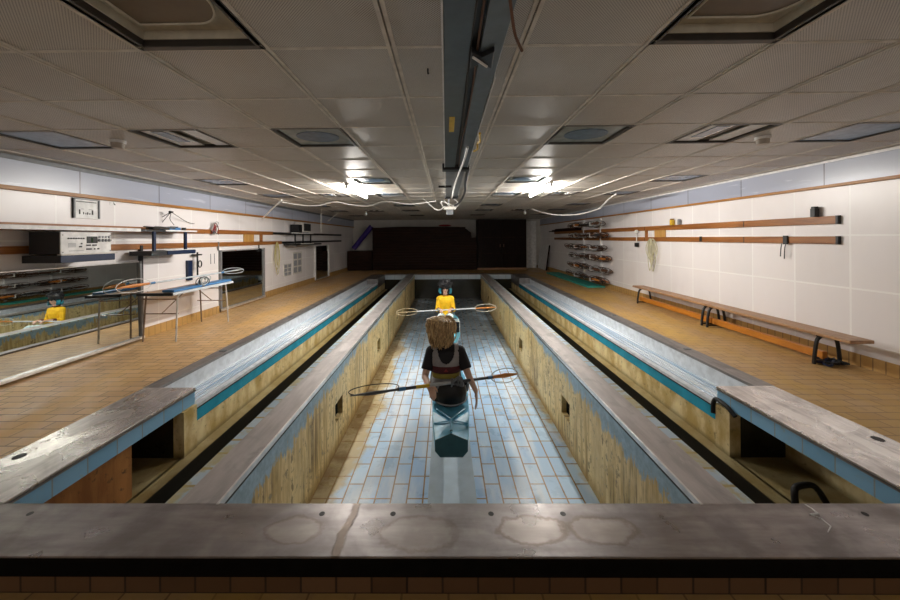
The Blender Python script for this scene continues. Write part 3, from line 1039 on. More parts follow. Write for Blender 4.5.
# ------------------------------------------------------------------ wall rails
def rails():
    def rail(x0, x1, y0, y1, z0, z1, label, nm='wall_rail', holes=()):
        r = tag(MB().box(x0, x1, y0, y1, z0, z1).build(nm, 'rail', bevel=.004), label, 'wall rail', 'timber wall rails')
        return r
    a = rail(XR-.035, XR, 4.25, 15.2, 1.638, 1.735, 'upper brown timber rail along the right wall')
    b = rail(XR-.035, XR, 4.25, 15.2, 1.395, 1.487, 'lower brown timber rail along the right wall')
    for o, z0, z1 in ((a, 1.635, 1.738), (b, 1.392, 1.49)):
        MB().box(XR-.04, XR, 4.225, 4.25, z0, z1).build('end_cap', 'black', o)
        for y in (5.55, 8.3):
            MB().box(XR-.038, XR, y-.006, y+.006, z0+.005, z1-.005).build('joint', 'cableD', o)
    rail(XL, XL+.035, 1.4, 9.3, 1.615, 1.70, 'upper brown timber rail along the left wall')
    rail(XL, XL+.035, 1.4, 9.8, 1.36, 1.445, 'lower brown timber rail along the left wall')
    for z0, z1, y0, nm in ((1.625, 1.69, 9.31, 'upper'), (1.37, 1.435, 9.81, 'lower')):
        tag(MB().box(XL, XL+.035, y0, 15.4, z0, z1).build('wall_rail', 'black', bevel=.004), nm + ' black rail on the far part of the left wall', 'wall rail', 'black wall rails')
    tag(MB().box(XR-.03, XR-.002, 7.55, 7.92, 1.487, 1.638).build('spacer_block', 'blockwood'), 'square timber block between the right wall rails', 'block', 'rail blocks')
    tag(MB().box(XR-.03, XR-.002, 8.22, 8.30, 1.487, 1.638).build('spacer_block', 'rail'), 'thin timber block between the right wall rails beside the cable coil', 'block', 'rail blocks')
    tag(MB().box(XL+.002, XL+.03, 7.98, 8.38, 1.445, 1.615).build('spacer_block', 'blockwood'), 'square yellow timber block between the left wall rails', 'block', 'rail blocks')
    tag(MB().box(XL+.002, XL+.03, 8.68, 8.78, 1.445, 1.615).build('spacer_block', 'rail'), 'thin timber block between the left wall rails', 'block', 'rail blocks')
    # little things on the right rails
    def small(y, w, h, m, lab, cat, nm, z=1.735):
        o = thing(nm, lab, cat, (XR-.045, y, z))
        MB().box(-.03, .03, -w/2, w/2, 0, h*.82).build('body', m, o, bevel=.006)
        MB().box(-.024, .024, -w/2*.8, w/2*.8, h*.82, h).build('lid', m if m != 'yellow' else 'brown', o, bevel=.004)
    small(7.28, .075, .13, 'yellow', 'small yellow tin standing on the upper right rail', 'tin', 'small_tin')
    small(7.06, .045, .11, 'grey', 'small grey tin beside the yellow tin on the rail', 'tin', 'small_tin')
    small(4.48, .06, .13, 'black', 'small black box standing near the end of the right rail', 'box', 'small_box')
    c = thing('hanging_clip', 'black clip with two hanging straps on the lower right rail', 'clip', (XR-.04, 4.86, 1.44))
    MB().box(-.02, .005, -.03, .03, -.06, .06).build('clip_body', 'black', c, bevel=.004)
    for y, l in ((-.01, .20), (.045, .17)):
        MB().tube(spline([(-.015, y, -.05), (-.02, y+.01, -.12), (-.018, y+.02, -.06-l)]), .006, 6).build('strap', 'shaftdark', c, smooth=True)
    tag(MB().box(XR-.05, XR-.03, 6.45, 6.5, 1.40, 1.495).build('rail_clip', 'black', bevel=.004), 'tiny black clip on the lower right rail mid wall', 'clip')
    w = thing('clamp_lamp', 'small white clamp with black plug hanging from the right rail', 'clamp', (XR-.05, 8.62, 1.52))
    MB().ell((0, 0, .10), (.05, .06, .05)).build('shade', 'white', w, smooth=True)
    MB().cyl((0, 0, .06), (0, 0, -.18), .012).build('stem', 'white', w, smooth=True)
    MB().box(-.03, .03, -.05, .05, -.27, -.17).build('plug', 'black', w, bevel=.006)
    # coils
    def coil(x, y, ztop, zlen, wid, n, m, lab, s):
        o = thing('cable_coil', lab, 'cable coil', (x, y, ztop))
        for k in range(n):
            L = zlen*random.uniform(.55, 1.0)
            w = wid*random.uniform(.35, 1.0)
            ph = random.uniform(-.09, .09)
            pts = []
            for i in range(16):
                a = 2*PI*i/16
                pts.append((s*(.03+.008*k*.6), ph+w*math.sin(a)*(.6+.4*math.sin((1-math.cos(a))*PI/2/1)), -L*(1-math.cos(a))/2))
            MB().tube(spline(pts+[pts[0]], 3)[:-1], .009, 6, True).build('loop', m, o, smooth=True)
        return o
    coil(XR-.03, 7.95, 1.45, .74, .17, 7, 'rope', 'cream cable coiled in loops hanging on the right wall', -1)
    coil(XL+.03, 9.45, 1.42, 1.13, .14, 3, 'ropeY', 'pale rope in long loops hanging on the left wall', 1)


rails()


# ------------------------------------------------------------------ left wall shelves and electronics
def left_stuff():
    # long narrow white shelf
    s = thing('wall_shelf', 'narrow white shelf above the control console', 'shelf', (0, 0, 0), group='left wall shelves')
    MB().box(XL+.0, -4.2, 2.5, 4.78, 1.625, 1.648).build('board', 'white', s, bevel=.003)
    MB().box(-4.215, -4.196, 2.5, 4.78, 1.615, 1.66).build('front_edge', 'white', s, bevel=.003)
    # console shelf
    s = thing('wall_shelf', 'navy edged shelf carrying the control console', 'shelf', (0, 0, 0), group='left wall shelves')
    MB().box(XL+.04, -4.19, 3.76, 4.38, 1.255, 1.338).build('board', 'black', s)
    MB().box(-4.195, -4.18, 3.76, 4.38, 1.258, 1.335).build('front_edge', 'navy', s)
    MB().box(-4.22, -4.175, 3.76, 4.41, 1.337, 1.352).build('top_edge', 'offwhite', s)
    # console
    c = thing('control_console', 'white fronted electronic control console with dials on the wall shelf', 'control console', (-4.20, 3.765, 1.352))
    L, H = .572, .245
    MB().box(-.34, 0, 0, L, 0, H).build('case', 'black', c, bevel=.004)
    p = MB().box(0, .012, .0, L, .0, H).build('front_panel', 'white', c, bevel=.003)
    MB().box(.012, .016, .275, .40, .115, .195).build('display', 'ink', c)
    MB().box(.016, .018, .325, .345, .125, .18).build('display_glow', 'lens', c)
    for k in range(4):
        y = .425+.04*k
        d = MB().cyl((.012, y, .15), (.03, y, .15), .018, .016, 14).build('dial', 'midgrey', c, smooth=True)
        MB().box(.03, .033, y-.002, y+.002, .15, .166).build('pointer', 'white', d)
        d2 = MB().cyl((.012, y, .19), (.022, y, .19), .012, None, 12).build('dial', 'grey', c, smooth=True)
    for k in range(7):
        MB().box(.012, .018, .07+.027*k, .085+.027*k, .165, .18).build('switch', 'ink', c)
    for k in range(4):
        MB().box(.012, .0145, .075, .155, .075+.013*k, .081+.013*k).build('vent_slot', 'grey', c)
    for (y, z, w) in ((.27, .085, .05), (.34, .085, .05), (.27, .04, .06), (.36, .04, .012), (.40, .04, .02), (.19, .07, .03), (.21, .105, .014)):
        MB().box(.012, .017, y, y+w, z, z+.016).build('button', 'ink', c)
    MB().box(.012, .014, .08, .24, .03, .035).build('caption_strip', 'grey', c)
    for (y, z) in ((.02, .02), (.02, .21), (.56, .02), (.56, .21)):
        MB().cyl((.012, y, z), (.016, y, z), .006, None, 8).build('screw', 'grey', c)
    # framed notice
    n = thing('framed_notice', 'framed white notice on the wall above the control console', 'notice', (XL, 4.31, 1.785))
    MB().box(.002, .014, .0, .33, .0, .25).build('sheet', 'paper', n)
    for a in ((.0, .018, .25), (.312, .33, .25)):
        MB().box(.0, .026, a[0], a[1], 0, a[2]).build('frame_side', 'midgrey', n)
    MB().box(.0, .026, 0, .33, .238, .25).build('frame_side', 'grey', n)
    MB().box(.0, .022, 0, .33, -.004, .006).build('frame_side', 'white', n)
    MB().box(.014, .016, .035, .29, .205, .215).build('heading', 'ink', n)
    for (y, w, h) in ((.07, .016, .06), (.12, .012, .03), (.15, .01, .022), (.17, .014, .03), (.20, .01, .02), (.23, .018, .06)):
        MB().box(.014, .016, y, y+w, .05, .05+h).build('figure_mark', 'ink', n)
    MB().box(.014, .016, .10, .13, .115, .12).build('figure_mark', 'grey', n)
    MB().box(.014, .016, .19, .24, .115, .12).build('figure_mark', 'grey', n)
    t = thing('wall_sticker', 'small black and white sticker beside the framed notice', 'sticker', (XL, 4.80, 1.99))
    MB().box(0, .003, 0, .09, 0, .05).build('sheet', 'paper', t)
    MB().prism([(.045, .045), (.085, .005), (.06, .005)], 0, .003, .0045).build('mark', 'ink', t)
    # second, open shelf unit
    s = thing('wall_shelf', 'open black shelf unit with navy edge right of the console', 'shelf', (0, 0, 0), group='left wall shelves')
    MB().box(XL+.04, -4.28, 4.85, 5.95, 1.625, 1.65).build('board', 'black', s)
    MB().box(-4.29, -4.27, 5.3, 5.97, 1.632, 1.655).build('front_edge', 'white', s)
    MB().box(XL+.04, -4.28, 5.05, 5.93, 1.27, 1.335).build('board', 'black', s)
    MB().box(-4.285, -4.27, 5.33, 5.93, 1.275, 1.335).build('front_edge', 'navy', s)
    MB().box(-4.29, -4.265, 5.3, 5.94, 1.335, 1.343).build('top_edge', 'white', s)
    for y in (5.1, 5.72):
        MB().box(-4.32, -4.29, y, y+.04, 1.335, 1.63).build('post', 'navy', s)
    # leads on that shelf
    o = thing('cable_bundle', 'tangled dark leads heaped on the open black shelf', 'cable bundle', (-4.4, 5.35, 1.65))
    for k in range(7):
        pts = [(random.uniform(-.1, .1), random.uniform(-.25, .35), .012+random.uniform(0, .05)) for _ in range(6)]
        MB().tube(spline(pts, 5), .008, 6).build('lead', 'cableD' if k % 3 else 'midgrey', o, smooth=True)
    tag(MB().box(-4.5, -4.33, 5.45, 5.68, 1.651, 1.70).build('small_box', 'tblue', bevel=.004), 'small blue box lying among leads on the open shelf', 'box')
    tag(MB().cyl((-4.35, 5.77, 1.65), (-4.35, 5.77, 1.70), .03).build('small_pot', 'black', smooth=True), 'small black pot at the right end of the open shelf', 'pot')
    o = thing('wall_hook', 'black wall hook with drooping leads above the open shelf', 'hook', W(170, 212, 5.7) + V((0, 0, 0)))
    MB().cyl((-.01, 0, 0), (.05, 0, .0), .02, .012, 8).build('peg', 'black', o)
    b0 = o.location.copy()
    for end, mid in (((160, 226), (164, 220)), ((158, 227), (160, 219)), ((174, 225), (170, 219)), ((208, 223), (190, 223))):
        e = W(*end, 5.7 if end[0] < 200 else 6.85)
        mm = W(*mid, 5.7 if end[0] < 200 else 6.3)
        MB().tube(spline([(0.02, 0, 0), mm-b0, e-b0], 6), .005, 6).build('lead', 'cableD', o, smooth=True)
    o = thing('cable_bundle', 'small knot of pale leads hanging over the left upper rail', 'cable bundle', (XL+.05, 6.9, 1.72))
    for k in range(6):
        pts = [(random.uniform(0, .05), random.uniform(-.09, .12), random.uniform(-.12, .12)) for _ in range(6)]
        MB().tube(spline(pts, 4), .006, 6).build('lead', ('midgrey', 'cableW', 'red')[k % 3], o, smooth=True)
    # far shelf with monitor
    s = thing('wall_shelf', 'far dark shelf on the left wall carrying the monitor', 'shelf', (0, 0, 0), group='left wall shelves')
    MB().box(XL+.035, -4.3, 9.6, 12.2, 1.655, 1.68).build('board', 'black', s)
    MB().box(-4.305, -4.29, 9.7, 11.3, 1.66, 1.684).build('front_edge', 'white', s)
    MB().box(XL+.035, -4.25, 9.9, 11.9, 1.31, 1.36).build('board', 'black', s)
    MB().box(-4.26, -4.24, 10.2, 11.2, 1.345, 1.368).build('front_edge', 'offwhite', s)
    for y in (9.95, 10.5, 11.1):
        MB().box(-4.33, -4.3, y, y+.04, 1.36, 1.66).build('post', 'black', s)
    m = thing('monitor', 'boxy white monitor with black screen on the far left shelf', 'monitor', (-4.5, 10.6, 1.68))
    MB().box(-.1, .16, .0, .62, .03, .33).build('case', 'offwhite', m, bevel=.01)
    MB().box(-.06, .12, .05, .5, .0, .03).build('foot', 'grey', m)
    MB().box(.16, .172, .06, .57, .07, .29).build('screen', 'ink', m)
    tag(MB().box(XL+.05, XL+.3, 10.3, 10.55, 1.681, 1.93).build('black_case', 'black', bevel=.006), 'black case standing in front of the monitor on the far shelf', 'case')
    # vents
    def vent(y0, y1, z0, z1, lab):
        o = thing('wall_vent', lab, 'wall vent', (XL, y0, z0), group='left wall vents')
        L, H = y1-y0, z1-z0
        MB().box(.0, .012, 0, L, 0, H).build('plate', 'offwhite', o)
        for k in range(3):
            for q in range(2):
                MB().box(.012, .016, L*(.08+.48*q), L*(.44+.48*q), H*(.07+.31*k), H*(.31+.31*k)).build('opening', 'grey', o)
    vent(9.95, 10.45, .42, .78, 'low white wall vent on the left wall beside the rope')
    vent(10.55, 11.2, .42, 1.1, 'tall white wall vent on the left wall before the far mirror')
    # hand pump
    o = thing('wall_gauge', 'navy bar with black rod and ring fixed on the left wall', 'gauge', (XL, 6.25, .77))
    MB().box(0, .05, -.05, .06, 0, .36).build('bar', 'navy', o, bevel=.006)
    MB().cyl((.08, .14, .05), (.08, .14, .50), .014).build('rod', 'black', o, smooth=True)
    MB().box(.03, .10, .05, .24, .44, .465).build('handle', 'black', o, bevel=.004)
    MB().tube([(.09, .19+.045*math.cos(2*PI*k/14), .28+.06*math.sin(2*PI*k/14)) for k in range(14)], .01, 6, True).build('ring', 'black', o, smooth=True)
    for y in (6.86, 6.97):
        tag(MB().box(XL+.001, XL+.006, y, y+.012, 1.02, 1.22).build('wall_slit', 'midgrey'), 'short dark slit in the white wall panel, %s' % ('left one' if y < 6.9 else 'right one'), 'slit', 'wall slits')
    tag(MB().cyl((XL+.03, 8.6, 1.36), (XL+.03, 8.6, 1.26), .012).box(XL+.01, XL+.06, 8.55, 8.66, 1.2, 1.27).build('hanging_plug', 'black'), 'black plug hanging under the lower left rail', 'plug')


left_stuff()


# ------------------------------------------------------------------ paddles
def paddle(label, L, loc, rot=(0, 0, 0), mats=('shaftdark', 'shaftdark', 'orange'), hoopmats=('shaftdark', 'shaftgrey'), roll=(0, PI/2), bands=True, group=None, hw=.085, hl=.46, wire=.006, hl2=None, hw2=None, off=0.0, fat=1.0):
    """wire hooped training paddle along local X"""
    r = thing('hoop_paddle', label, 'paddle', loc, rot, group)
    h = L/2
    hl0, hw0 = hl, hw
    MB().cyl((-h+hl*.95, 0, 0), (h-(hl2 or hl)*.95, 0, 0), .0145, None, 10).build('shaft', mats[0], r, smooth=True)
    for s, rl, sm, hm in ((-1, roll[0], mats[1], hoopmats[0]), (1, roll[1], mats[2], hoopmats[1])):
        hl, hw = (hl0, hw0) if s < 0 else (hl2 or hl0, hw2 or hw0)
        of = off if s < 0 else 0.0
        pts = []
        for k in range(28):
            a = 2*PI*k/28
            u = hl/2*math.cos(a)
            w = hw*math.sin(a)+of
            pts.append((s*(h-hl/2)+u, w*math.cos(rl), w*math.sin(rl)))
        MB().tube(pts, wire, 6, True).build('hoop', hm, r, smooth=True)
        q = [(s*(h-hl*.97), 0, 0), (s*(h-hl*.75), 0, 0), (s*(h-hl*.5), 0, 0), (s*(h-hl*.22), 0, 0), (s*(h-.01), 0, 0)]
        sp = MB().tube(q, [.016, .018*fat, .026*fat, .016*fat, .008], 8)
        sp.v = [(x, y*(1 if abs(math.cos(rl)) > .5 else .5), z*(.5 if abs(math.cos(rl)) > .5 else 1)) for (x, y, z) in sp.v]
        sp.build('spear', sm, r, smooth=True)
        if bands:
            MB().cyl((s*(h-hl*1.12), 0, 0), (s*(h-hl*.98), 0, 0), .0175, None, 10).build('tape_band', 'tblue', r, smooth=True)
    return r


def align(root, a, b, roll=0.0):
    a, b = V(a), V(b)
    x = (b-a).normalized()
    z = V((0, 0, 1))
    y = z.cross(x).normalized()
    z = x.cross(y)
    m = Matrix((x, y, z)).transposed() @ Matrix.Rotation(roll, 3, 'X')
    root.location = (a+b)/2
    root.rotation_euler = m.to_euler()


# ------------------------------------------------------------------ boats
def boat_near():
    r = thing('training_kayak', 'light blue training kayak nearest the camera with angular stern', 'kayak', (.035, 3.1, -.44), group='training kayaks')
    # cross sections along Y : (y, halfw, ztop_edge, ztop_mid, zlow_side, zbot, halfbot)
    S = [(0, .146, .15, .21, .055, 0, .10), (.2, .165, .155, .205, .04, -.01, .11), (.42, .185, .195, .207, .03, -.02, .12),
         (.8, .20, .20, .21, .03, -.02, .12), (1.3, .19, .20, .215, .03, -.02, .11), (1.7, .13, .205, .23, .05, 0, .07), (2.05, .02, .22, .24, .12, .06, .012)]
    m = MB()
    n = 7
    vs, fs = [], []
    for (y, w, ze, zm, zl, zb, hb) in S:
        vs += [(-w, y, ze), (0, y, zm), (w, y, ze), (w, y, zl), (hb, y, zb), (-hb, y, zb), (-w, y, zl)]
    for i in range(len(S)-1):
        for k in range(n):
            k2 = (k+1) % n
            fs.append((i*n+k, i*n+k2, (i+1)*n+k2, (i+1)*n+k))
    fs.append(tuple((len(S)-1)*n+k for k in range(n)))
    m.add(vs, fs)
    m.build('hull', 'hullblue', r, bevel=.006)
    t = MB()
    t.prism([(-.146, .15), (0, .21), (.146, .15), (.146, .055), (.10, 0), (-.10, 0), (-.146, .055)], 1, -.006, .004)
    t.build('transom', 'hulldark', r)
    # raised deck ridges in a V
    z = .208
    for s in (-1, 1):
        MB().tube([(s*.145, .44, .212), (0, .22, .222)], .009, 8).build('deck_ridge', 'hullblue', r, smooth=True)
        MB().tube([(s*.160, .24, .172), (0, .20, .222)], .007, 8).build('deck_ridge', 'hullblue', r, smooth=True)
    MB().tube([(0, .22, .218), (0, .0, .216)], .008, 8).build('deck_ridge', 'hullblue', r, smooth=True)
    MB().ell((0, .02, .222), (.012, .012, .010)).build('stern_cap', 'hulldark', r, smooth=True)
    MB().box(-.09, .09, .95, 1.25, -.465, .03).build('support_post', 'midgrey', r, bevel=.006)
    # seat
    st = MB()
    st.ell((0, .575, .335), (.175, .155, .165)).ell((0, .58, .27), (.165, .15, .075)).box(-.15, .15, .62, .85, .205, .25)
    remesh('seat', st, .009, 'black', r, 5)
    sp = []
    for k in range(13):
        a = PI*k/12
        sp.append((.175*math.cos(a), .60-.165*math.sin(a), .262-.015*math.sin(a)))
    MB().tube(sp, .008, 6).build('seat_trim', 'grey', r, smooth=True)
    MB().tube(spline([(-.15, .50, .42), (-.175, .62, .36), (-.175, .78, .24)]), .02, 8).build('side_bolster', 'black', r, smooth=True)
    MB().tube(spline([(.15, .50, .45), (.18, .60, .42), (.18, .78, .26)]), .024, 8).build('side_bolster', 'black', r, smooth=True)
    return r


def boat_far():
    r = thing('training_kayak', 'white and cyan training kayak under the person in yellow', 'kayak', (.085, 8.0, -.62), group='training kayaks')
    S = [(-1.35, .03, .20, .22, .12, .06, .02), (-1.0, .13, .22, .25, .05, 0, .08), (-.5, .20, .24, .27, .03, -.02, .12), (.0, .22, .21, .22, .03, -.02, .12),
         (.5, .19, .20, .22, .03, -.01, .11), (.85, .14, .17, .2, .05, 0, .09)]
    n = 7
    m = MB()
    vs, fs = [], []
    for (y, w, ze, zm, zl, zb, hb) in S:
        vs += [(-w, y, ze), (0, y, zm), (w, y, ze), (w, y, zl), (hb, y, zb), (-hb, y, zb), (-w, y, zl)]
    for i in range(len(S)-1):
        for k in range(n):
            k2 = (k+1) % n
            fs.append((i*n+k, i*n+k2, (i+1)*n+k2, (i+1)*n+k))
    fs += [tuple(range(n)), tuple((len(S)-1)*n+k for k in range(n))]
    m.add(vs, fs).build('hull', 'cyan', r, bevel=.01)
    MB().prism([(-.18, -.5), (-.125, -.98), (.125, -.98), (.18, -.5), (.20, -.05), (-.20, -.05)], 2, .235, .285).build('deck', 'hullwhite', r, bevel=.012)
    MB().box(.055, .17, -1.02, -.94, .235, .44).build('footrest', 'black', r, bevel=.01)
    MB().tube([(.05, -1.025, .24), (.05, -1.025, .45), (.175, -1.025, .45), (.175, -1.025, .24)], .008, 6).build('footrest_frame', 'white', r)
    MB().box(-.15, .15, .0, .28, .21, .235).build('seat', 'black', r, bevel=.01)
    MB().box(-.10, .10, -.2, .2, -.275, .02).build('support_post', 'midgrey', r, bevel=.006)
    return r


# ------------------------------------------------------------------ people
def remesh(name, shapes, voxel, m, parent, smooth=4, drop=None, solid=0.0):
    me = shapes.mesh(name+'_src')
    tmp = bpy.data.objects.new('tmp', me)
    COL.objects.link(tmp)
    md = tmp.modifiers.new('r', 'REMESH')
    md.mode = 'VOXEL'
    md.voxel_size = voxel
    md.use_smooth_shade = True
    s = tmp.modifiers.new('s', 'SMOOTH')
    s.factor = .5
    s.iterations = smooth
    dg = bpy.context.evaluated_depsgraph_get()
    dg.update()
    new = bpy.data.meshes.new_from_object(tmp.evaluated_get(dg))
    bpy.data.objects.remove(tmp)
    bpy.data.meshes.remove(me)
    new.name = name
    if drop:
        bm = bmesh.new()
        bm.from_mesh(new)
        kill = [f for f in bm.faces if drop(f.calc_center_median())]
        bmesh.ops.delete(bm, geom=kill, context='FACES')
        bm.to_mesh(new)
        bm.free()
    for p in new.polygons:
        p.use_smooth = True
    new.materials.clear()
    new.materials.append(MT[m])
    o = bpy.data.objects.new(name, new)
    COL.objects.link(o)
    o.parent = parent
    if solid:
        sd = o.modifiers.new('solid', 'SOLIDIFY')
        sd.thickness = solid
        sd.offset = 1
    return o


def hand(b, wrist, d, n, side, curl=.5, sc=1.0):
    wrist, d, n = V(wrist), V(d).normalized(), V(n)
    n = (n-d*n.dot(d)).normalized()
    lat = d.cross(n).normalized()*side          # towards the thumb
    for k, o in enumerate((.027, .009, -.009, -.026)):
        base = wrist + d*(.085-.006*abs(k-1))*sc + lat*o*sc
        b.cap(wrist+lat*o*.55*sc, base, .014*sc, .0105*sc)
        seg = (.040, .045, .042, .033)[k]*sc
        dd = d.copy()
        p = base
        for q in range(3):
            rotm = Matrix.Rotation(curl*(.6 if q == 0 else 1.0), 3, d.cross(n))
            dd = (rotm @ dd)
            e = p + dd*seg*(1, .75, .6)[q]
            b.cap(p, e, (.0092-.0008*q)*sc, (.0086-.0008*q)*sc)
            p = e
    t0 = wrist + d*.025*sc + lat*.022*sc
    t1 = t0 + (d*.6+lat*.65+n*.25).normalized()*.042*sc
    t2 = t1 + (d*.8+lat*.2+n*.45).normalized()*.032*sc
    b.cap(t0, t1, .013*sc, .0105*sc)
    b.cap(t1, t2, .0105*sc, .0085*sc)


def head(b, c, tilt=0.0):
    """head facing +Y around centre c"""
    c = V(c)
    b.ell(c+V((0, -.012, .025)), (.074, .092, .088))
    b.ell(c+V((0, .02, -.045)), (.058, .068, .062))
    b.ell(c+V((0, .055, -.085)), (.030, .028, .026))            # chin
    b.cap(c+V((0, .085, .005)), c+V((0, .108, -.028)), .009, .013)   # nose
    b.ell(c+V((0, .082, -.062)), (.024, .012, .006))            # upper lip
    b.ell(c+V((0, .080, -.071)), (.021, .012, .007))            # lower lip
    b.ell(c+V((0, .074, .030)), (.052, .016, .012))             # brow
    for s in (-1, 1):
        b.ell(c+V((s*.033, .052, -.028)), (.026, .030, .024))   # cheek
        b.ell(c+V((s*.076, -.008, -.012)), (.011, .020, .031), (0, 0, s*.3))   # ear


def eyes(parent, c):
    c = V(c)
    for s in (-1, 1):
        e = MB().ell(c+V((s*.031, .079, .006)), (.014, .010, .010)).build('eye', 'white', parent, smooth=True)
        MB().ell(c+V((s*.031, .088, .006)), (.006, .003, .006)).build('pupil', 'ink', e, smooth=True)


def torso(b, g=0.0, lo=.0, hi=.58, neck=True):
    """seated torso, stacked sections"""
    secs = [(.03, .155, .115), (.12, .155, .11), (.20, .130, .092), (.28, .122, .088), (.36, .136, .098), (.44, .150, .105), (.50, .150, .095), (.545, .115, .075)]
    n = 20
    vs, fs, used = [], [], [s for s in secs if lo <= s[0] <= hi]
    for (z, rx, ry) in used:
        for k in range(n):
            a = 2*PI*k/n
            ca, sa = math.cos(a), math.sin(a)
            e = .85
            vs.append(((rx+g)*math.copysign(abs(ca)**e, ca), (ry+g)*math.copysign(abs(sa)**e, sa), z))
    for i in range(len(used)-1):
        for k in range(n):
            k2 = (k+1) % n
            fs.append((i*n+k, i*n+k2, (i+1)*n+k2, (i+1)*n+k))
    fs += [tuple(range(n-1, -1, -1)), tuple((len(used)-1)*n+k for k in range(n))]
    b.add(vs, fs)


def person_near():
    HC = (-.045, .03, .745)
    r = thing('person', 'person seen from behind with blonde hair, grey vest and black tee in near kayak', 'person', (-.012, 3.70, -.215))
    sh = {-1: V((-.152, 0, .52)), 1: V((.152, 0, .52))}
    el = {-1: V((-.215, -.10, .29)), 1: V((.235, -.10, .30))}
    wr = {-1: V((-.165, -.325, .300)), 1: V((.300, -.185, .18))}
    b = MB()
    torso(b)
    b.cap((0, 0, .53), (-.015, .012, .66), .055, .050)
    for s in (-1, 1):
        b.cap((s*.06, 0, .545), sh[s], .05, .046)
        b.cap(sh[s], el[s], .046, .036)
        b.cap(el[s], wr[s], .035, .025)
        b.cap((s*.085, .02, .095), (s*.10, .44, .22), .085, .060)
        b.cap((s*.10, .44, .22), (s*.085, .80, .03), .058, .036)
        b.cap((s*.085, .80, .03), (s*.085, .93, .03), .034, .022)
    hand(b, wr[1], (.10, -.06, -1), (-.9, .2, 0), 1, .18)
    hand(b, wr[-1], (.35, -.75, -.25), (.1, -.1, -1), 1, .75)
    head(b, HC)
    remesh('body', b, .0065, 'skin', r, 4)
    eyes(r, HC)
    # black tee: torso and short sleeves
    t = MB()
    torso(t, .009, .19, .58)
    t.cap((0, 0, .54), (-.004, .004, .575), .066, .062)
    for s in (-1, 1):
        t.cap((s*.06, 0, .54), sh[s], .060, .059)
        t.cyl(sh[s], sh[s].lerp(el[s], .74), .058, .060, 16)
    remesh('t_shirt', t, .0075, 'tee', r, 4)
    # grey vest over it, deep scoop at the back
    v = MB()
    torso(v, .019, .19, .58)
    for s in (-1, 1):
        v.cap((s*.05, 0, .555), (s*.13, 0, .545), .052, .050)
    def drop(c):
        if c.z < .385:
            return True
        if abs(c.x) > .135 and c.z > .40:
            return True
        cx = .005
        if c.y < .02 and ((c.x-cx)/.090)**2 + ((c.z-.585)/.160)**2 < 1:
            return True
        if c.y >= .0 and ((c.x)/.075)**2 + ((c.z-.58)/.12)**2 < 1:
            return True
        if (c.x/.075)**2 + (c.y/.09)**2 < 1 and c.z > .5:
            return True
        return False
    remesh('vest', v, .006, 'vest', r, 4, drop, .004)
    w = MB()
    n = 28
    def band(z0, z1, g, m, nm):
        q = MB()
        vs, fs = [], []
        zs = (z0, (z0+z1)/2, z1)
        for z in zs:
            # radius from the torso sections
            secs = [(.03, .155, .115), (.12, .155, .11), (.20, .130, .092), (.28, .122, .088), (.36, .136, .098), (.44, .150, .105)]
            for i in range(len(secs)-1):
                if secs[i][0] <= z <= secs[i+1][0]:
                    f = (z-secs[i][0])/(secs[i+1][0]-secs[i][0])
                    rx = secs[i][1]*(1-f)+secs[i+1][1]*f
                    ry = secs[i][2]*(1-f)+secs[i+1][2]*f
            for k in range(n):
                a = 2*PI*k/n
                ca, sa = math.cos(a), math.sin(a)
                vs.append(((rx+g)*math.copysign(abs(ca)**.85, ca), (ry+g)*math.copysign(abs(sa)**.85, sa), z))
        for i in range(2):
            for k in range(n):
                k2 = (k+1) % n
                fs.append((i*n+k, i*n+k2, (i+1)*n+k2, (i+1)*n+k))
        o = q.add(vs, fs).build(nm, m, r, smooth=True)
        sd = o.modifiers.new('solid', 'SOLIDIFY')
        sd.thickness = .006
        sd.offset = 1
        return o
    bd = band(.325, .395, .019, 'maroon', 'waist_band')
    MB().prism([(-.02, .345), (.025, .345), (.003, .376)], 1, -.1265, -.118).build('emblem', 'red', bd)
    band(.262, .318, .013, 'olive', 'waist_strip')
    band(.13, .265, .015, 'grey', 'waist_panel')
    p = MB()
    torso(p, .012, -.1, .13)
    for s in (-1, 1):
        p.cap((s*.085, .02, .095), (s*.10, .44, .22), .097, .070)
        p.cyl((s*.10, .44, .22), (s*.085, .78, .04), .068, .048, 16)
    p.ell((0, 0, .07), (.175, .13, .075))
    remesh('trousers', p, .009, 'trouser', r, 4)
    # hair: base volume and wavy locks
    rnd = random.Random(3)
    C = V(HC)
    h = MB()
    h.ell(C+V((0, -.028, .03)), (.108, .104, .10))
    h.ell(C+V((0, -.02, .055)), (.088, .09, .098))
    h.ell(C+V((-.008, -.055, -.05)), (.115, .075, .10))
    h.ell(C+V((-.012, -.055, -.10)), (.098, .055, .075))
    hb = remesh('hair', h, .012, 'blonde', r, 4)
    lk = MB()
    for i in range(230):
        a = rnd.uniform(PI*.98, PI*2.02) if i > 60 else rnd.uniform(0, 2*PI)
        ph = rnd.uniform(.05, .55)
        st = C + V((.108*math.sin(ph)*math.cos(a), -.025+.10*math.sin(ph)*math.sin(a), .03+.108*math.cos(ph)))
        R1 = V((math.cos(a), math.sin(a), 0))
        if a % (2*PI) < PI*.9 and a % (2*PI) > PI*.1:
            Lh = .09
        else:
            Lh = rnd.uniform(.15, .33)
        pts = [st]
        amp = rnd.uniform(.006, .022)
        f0 = rnd.uniform(0, 6)
        rr = rnd.uniform(.104, .142)
        for k in range(1, 8):
            t_ = k/7
            z = st.z - Lh*t_**1.15
            rad = rr*(min(1, .62+t_*1.3)) * (1+.14*math.sin(t_*PI)) * (1-.30*t_*t_) 
            yb = -.035
            pts.append(C + V((rad*R1.x*1.0 + amp*math.sin(f0+t_*9), yb + rad*.9*R1.y*(1 if R1.y < 0 else .8) + amp*math.cos(f0+t_*8), z-C.z)))
